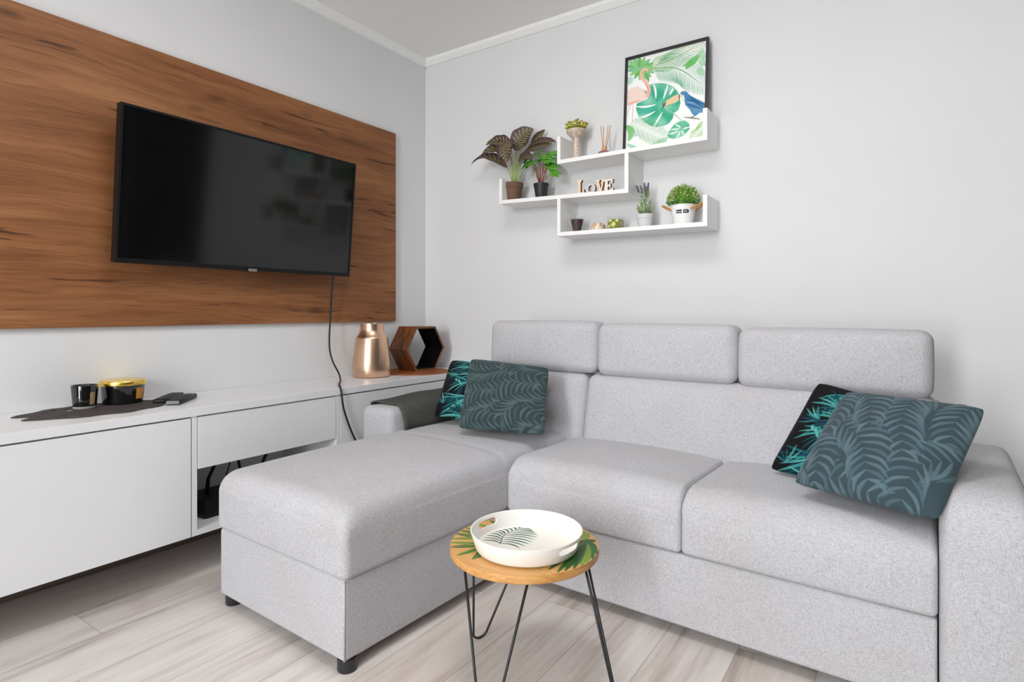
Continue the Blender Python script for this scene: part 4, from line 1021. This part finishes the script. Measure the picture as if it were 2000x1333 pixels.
# reed diffuser
t = thing('reed_diffuser', 'purple glass reed diffuser bottle with four sticks on the upper shelf', 'diffuser', (1.219, -.1, U))
obj('bottle', LA([(0, 0), (.029, 0), (.0325, .003), (.033, .012), (.030, .022), (.022, .0275), (.012, .029), (.0105, .031), (.0105, .033), (0, .033)], 32), 'purple_glass', t, True, auto=40)
obj('collar', LA([(.0108, .0295), (.0125, .030), (.0125, .046), (.0105, .0475), (.004, .0475)], 24), 'reed', t, True, auto=40, label='pale wooden collar')
for a, b in (((-.004, 0, .02), (-.017, -.004, .150)), ((-.006, .004, .02), (-.010, .012, .152)), ((.003, 0, .02), (.022, -.004, .145)), ((.004, .003, .02), (.030, .006, .147))):
    bm = bmesh.new(); tube(bm, [a, b], .0019, 8); obj('reed', bm, 'reed', t, True)

# wooden letters
def letter(ch, x, w_, h, mats, y=-.12):
    pl = {'L': [(0, 0), (w_, 0), (w_, h * .34), (w_ * .84, h * .34), (w_ * .78, h * .15), (w_ * .52, h * .15), (w_ * .52, h * .86), (w_ * .66, h * .88), (w_ * .66, h), (0, h), (0, h * .88), (w_ * .16, h * .86), (w_ * .16, h * .13), (0, h * .12)],
          'V': [(w_ * .40, 0), (w_ * .60, 0), (w_ * .88, h * .87), (w_, h * .88), (w_, h), (w_ * .62, h), (w_ * .62, h * .88), (w_ * .70, h * .87), (w_ * .54, h * .30), (w_ * .36, h * .87), (w_ * .44, h * .88), (w_ * .44, h), (0, h), (0, h * .88), (w_ * .12, h * .87)],
          'E': [(0, 0), (w_, 0), (w_, h * .30), (w_ * .86, h * .30), (w_ * .80, h * .14), (w_ * .42, h * .14), (w_ * .42, h * .43), (w_ * .58, h * .43), (w_ * .62, h * .34), (w_ * .72, h * .34), (w_ * .72, h * .66), (w_ * .62, h * .66), (w_ * .58, h * .57), (w_ * .42, h * .57), (w_ * .42, h * .86), (w_ * .78, h * .86), (w_ * .84, h * .70), (w_ * .96, h * .70), (w_ * .96, h), (0, h), (0, h * .88), (w_ * .12, h * .86), (w_ * .12, h * .14), (0, h * .12)]}
    bm = bmesh.new(); dp = .017
    if ch == 'O':
        n = 40; rx, rz = w_ / 2, h / 2; ix, iz = rx * .52, rz * .60
        ring = lambda a, b, y_: [bm.verts.new((rx + a * math.cos(2 * math.pi * k / n), y_, rz + b * math.sin(2 * math.pi * k / n))) for k in range(n)]
        of, ob, nf, nb = ring(rx, rz, -dp), ring(rx, rz, 0), ring(ix, iz, -dp), ring(ix, iz, 0)
        for k in range(n):
            j = (k + 1) % n
            for q, m in (((of[k], of[j], nf[j], nf[k]), 0), ((ob[k], ob[j], nb[j], nb[k]), 0), ((of[k], of[j], ob[j], ob[k]), 1), ((nf[k], nf[j], nb[j], nb[k]), 1)):
                f = bm.faces.new(q); f.material_index = m
    else:
        prism(bm, [(a, -dp, b) for a, b in pl[ch]], (0, dp, 0), 0, 1)
    o = obj('wooden_letter', bm, mats); o.location = (x, y, zmid(x + w_) + .0006); return o
tag(letter('L', 1.094, .038, .070, ['letter_tan', 'letter_side']), 'tan wooden letter L, first of the word on the middle shelf', 'letter', 'wooden letters on the middle shelf')
tag(letter('O', 1.143, .048, .050, ['letter_grey', 'letter_side']), 'pale grey round wooden letter O, second of the word on the middle shelf', 'letter', 'wooden letters on the middle shelf')
tag(letter('V', 1.192, .048, .062, ['letter_tan', 'letter_side']), 'tan wooden letter V between the round letter and the white letter', 'letter', 'wooden letters on the middle shelf')
tag(letter('E', 1.238, .046, .058, ['letter_front', 'letter_side'], y=-.128), 'white wooden letter E, last of the word on the middle shelf', 'letter', 'wooden letters on the middle shelf')

# lower shelf objects
t = thing('glass_cup', 'tapered clear glass cup filled with dark granules on the lower shelf', 'candle', (1.076, -.1, zlow(1.076)))
obj('cup', LA([(0, 0), (.019, 0), (.0205, .002), (.0345, .078), (.0335, .0785), (.0195, .006), (0, .006)], 40), 'glass', t, True, auto=40)
obj('filling', LA([(0, .0065), (.0185, .0065), (.0315, .064), (.026, .0655), (.012, .064), (0, .0655)], 32), 'bean', t, True, auto=40, label='dark brown granules')
bm = bmesh.new(); tube(bm, [(.0, -.0345 * .0 - .0, .066), (.0, -.0, .085)], .0022, 8); obj('wick', bm, 'cream', t, True)

t = thing('rose_ornament', 'small round cream rose shaped ornament between the cup and the glass cube', 'ornament', (1.186, -.1, zlow(1.20)))
bm = bmesh.new(); lathe(bm, [(0, 0), (.026, 0), (.033, .008), (.034, .018), (.028, .030), (.018, .037), (.010, .034), (.006, .024), (0, .024)], 36); obj('body', bm, 'shell', t, True)
bm = bmesh.new()
for k in range(11):
    a = 2 * math.pi * k / 11; d = Vector((math.cos(a), math.sin(a), 0)); leaf(bm, d * .036 + Vector((0, 0, .010)), d * .014 + Vector((0, 0, .042)), d + Vector((0, 0, .6)), .018, 6, .18, .1, mi=k % 2)
obj('petals', bm, ['shell_gold', 'shell'], t, True)

t = thing('glass_cube', 'clear glass cube with pale flowers and moss inside on the lower shelf', 'ornament', (1.278, -.1, zlow(1.31)))
h = .031; g = .0015; bm = bmesh.new()
for a in ((-h, h, -h, -h + g), (-h, h, h - g, h), (-h, -h + g, -h + g, h - g), (h - g, h, -h + g, h - g)): box(bm, *a, .0005, .064)
box(bm, -h + g, h - g, -h + g, h - g, .0005, .003); obj('vessel', bm, 'glass', t)
bm = rbox(-.0285, .0285, -.0285, .0285, .0035, .050, r=.006, n=5); obj('moss', bm, 'olive', t, True, label='olive green moss')
bm = bmesh.new()
for (c, s_, nrm) in (((.0, -.0293, .026), .015, (0, -1, .1)), ((-.016, -.0293, .044), .009, (0, -1, .2)), ((.018, -.0293, .042), .010, (0, -1, .2)), ((.0293, -.01, .03), .013, (1, 0, .1)), ((-.01, -.01, .0515), .014, (0, -.2, 1)), ((.014, -.008, .0515), .014, (0, -.2, 1)), ((.0, .012, .0515), .014, (0, 0, 1)), ((-.02, -.0293, .018), .007, (0, -1, 0)), ((.0293, .016, .044), .01, (1, 0, .1))):
    c = Vector(c); n_ = Vector(nrm).normalized(); ux = n_.orthogonal().normalized(); uy = n_.cross(ux)
    for k in range(6):
        a = k * math.pi / 3 + .3; d = ux * math.cos(a) + uy * math.sin(a); leaf(bm, c, c + d * s_ * .95, n_, s_ * .6, 4, .05, .02)
obj('petals', bm, 'pale_petal', t)

# lavender
t = thing('potted_plant', 'small lavender plant in a pale grey pot on the lower shelf', 'plant', (1.419, -.1, zlow(1.419)))
pot(t, [(0, 0), (.0285, 0), (.030, .002), (.0355, .042), (.038, .043), (.0395, .062), (.037, .063), (.035, .05), (0, .05)], 'grey_pot', .035, .055)
bm = bmesh.new()
for i in range(150):
    a = rng.uniform(0, 2 * math.pi); low = i < 90
    if low: b_ = Vector((.012 * math.cos(a), .012 * math.sin(a), .055)); e = Vector((rng.uniform(.02, .052) * math.cos(a), rng.uniform(.02, .045) * math.sin(a), rng.uniform(.068, .112)))
    else:
        zz = rng.uniform(.09, .17); b_ = Vector((rng.uniform(-.018, .018), rng.uniform(-.015, .015), zz)); e = b_ + Vector((.020 * math.cos(a), .018 * math.sin(a), rng.uniform(.008, .03)))
    leaf(bm, b_, e, (math.cos(a) * .3, -.4, 1), .006, 5, .1, .1)
obj('foliage', bm, 'lav_leaf', t)
bm = bmesh.new(); fl = bmesh.new()
for x, y, z in ((-.041, 0, .200), (-.017, -.01, .195), (-.002, .0, .207), (.004, .01, .190), (.018, -.004, .205), (-.01, .012, .17), (.022, .006, .16), (-.022, 0, .16)):
    tube(bm, catmull([(x * .15, y * .2, .055), (x * .35, y * .5, .12), (x, y, z)], 6), .0011, 5)
    if z > .18:
        d = Vector((x * .65, y * .5, z - .12)).normalized()
        for k in range(9):
            for q in range(4):
                a = q * 1.57 + k * .7; blob(fl, Vector((x, y, z)) - d * (.034 - k * .0038) + Vector((math.cos(a), math.sin(a), 0)) * (.0034 if k < 7 else .002), .0026, 0, 1, (1, 1, 1.3))
obj('stems', bm, 'lav_leaf', t, True); obj('flowers', fl, 'lav_flower', t, label='muted purple flower spikes')

# white bucket with rope handles
t = thing('potted_plant', 'bushy green plant in a white bucket with rope handles and black label', 'plant', (1.592, -.1, zlow(1.592)))
pot(t, [(0, 0), (.0385, 0), (.040, .002), (.0535, .082), (.0555, .083), (.0555, .0865), (.053, .087), (.05, .07), (0, .07)], 'white_enamel', .050, .076)
for sg in (-1, 1):
    bm = bmesh.new(); tube(bm, catmull([(sg * .042, -.036, .066), (sg * .060, -.030, .074), (sg * .083, -.014, .088), (sg * .090, .002, .094), (sg * .082, .018, .090), (sg * .060, .032, .076), (sg * .042, .034, .066)], 8), [.0042 + .0007 * math.sin(i * 1.9) for i in range(49)], 8)
    obj('rope_handle', bm, 'rope', t, True, label='orange rope handle')
def curved_label(a0, a1, z0, z1, rfun, pointed):
    bm = bmesh.new(); n = 10; lo, hi = [], []
    for k in range(n + 1):
        s_ = k / n; a = R(a0 + (a1 - a0) * s_); c = 1.0
        if pointed and s_ > .8: c = 1 - (s_ - .8) / .2 * .45
        zc = (z0 + z1) / 2; hz = (z1 - z0) / 2 * c
        for lst, z in ((lo, zc - hz), (hi, zc + hz)):
            r_ = rfun(z); lst.append(bm.verts.new((r_ * math.cos(a), r_ * math.sin(a), z)))
    for k in range(n): bm.faces.new((lo[k], lo[k + 1], hi[k + 1], hi[k]))
    return bm
rf = lambda z: .040 + (z - .002) * (.0135 / .080) + .0004
for txt, a0, a1, pn in (('Good', -108, -78, False), ('life', -72, -44, True)):
    lb = obj('label', curved_label(a0, a1, .048, .063, rf, pn), 'chalk', t, label='black label')
    me = text_mesh(txt, .0115, .0001); am = R((a0 + a1) / 2 - (2 if pn else 0)); zc = .0555; rr_ = rf(zc) + .0004
    for v in me.vertices:
        a = am + v.co.x / rr_; z = zc + v.co.y; r_ = rf(z) + .0003 + v.co.z; v.co = (r_ * math.cos(a), r_ * math.sin(a), z)
    link('lettering', me, 'white_enamel', lb)
bm = bmesh.new()
for i in range(900):
    a = rng.uniform(0, 2 * math.pi); el = rng.uniform(-.15, 1) ; el = math.asin(max(-.2, min(1, el)))
    rr_ = .068 * (.72 + .3 * rng.uniform()); c = Vector((rr_ * math.cos(el) * math.cos(a) * 1.0, rr_ * math.cos(el) * math.sin(a) * .85, .105 + rr_ * math.sin(el) * 1.05))
    if c.z < .086: c.z = .086 + rng.uniform(0, .006)
    d = (c - Vector((0, 0, .085))).normalized() + Vector(rng.uniform(-.5, .5, 3)); d.normalize()
    if c.z < .105: mi_ = int(rng.choice([2, 2, 0, 1]))
    else: mi_ = int(rng.choice([0, 0, 1, 1, 3])) if c.x > -.015 else int(rng.choice([0, 3, 3, 1]))
    leaf(bm, c - d * .004, c + d * .009, (d.orthogonal() + d * .3), .0075, 4, .1, .12, mi=mi_)
blob(bm, (0, 0, .112), .042, 1, 2, (1, .9, 1))
obj('foliage', bm, ['leaf_mix', 'leaf_mid', 'leaf_blue', 'leaf_pale'], t)

# everything carried by the walls (panel, television, sideboard, shelf and what stands on them) hangs 7 cm lower than first measured
for o in COL.objects:
    if o.parent is None and o.type in ('MESH', 'EMPTY') and 'kind' not in o and o['category'] not in ('sofa', 'cushion', 'blanket', 'table', 'tray'):
        o.location.z -= .07
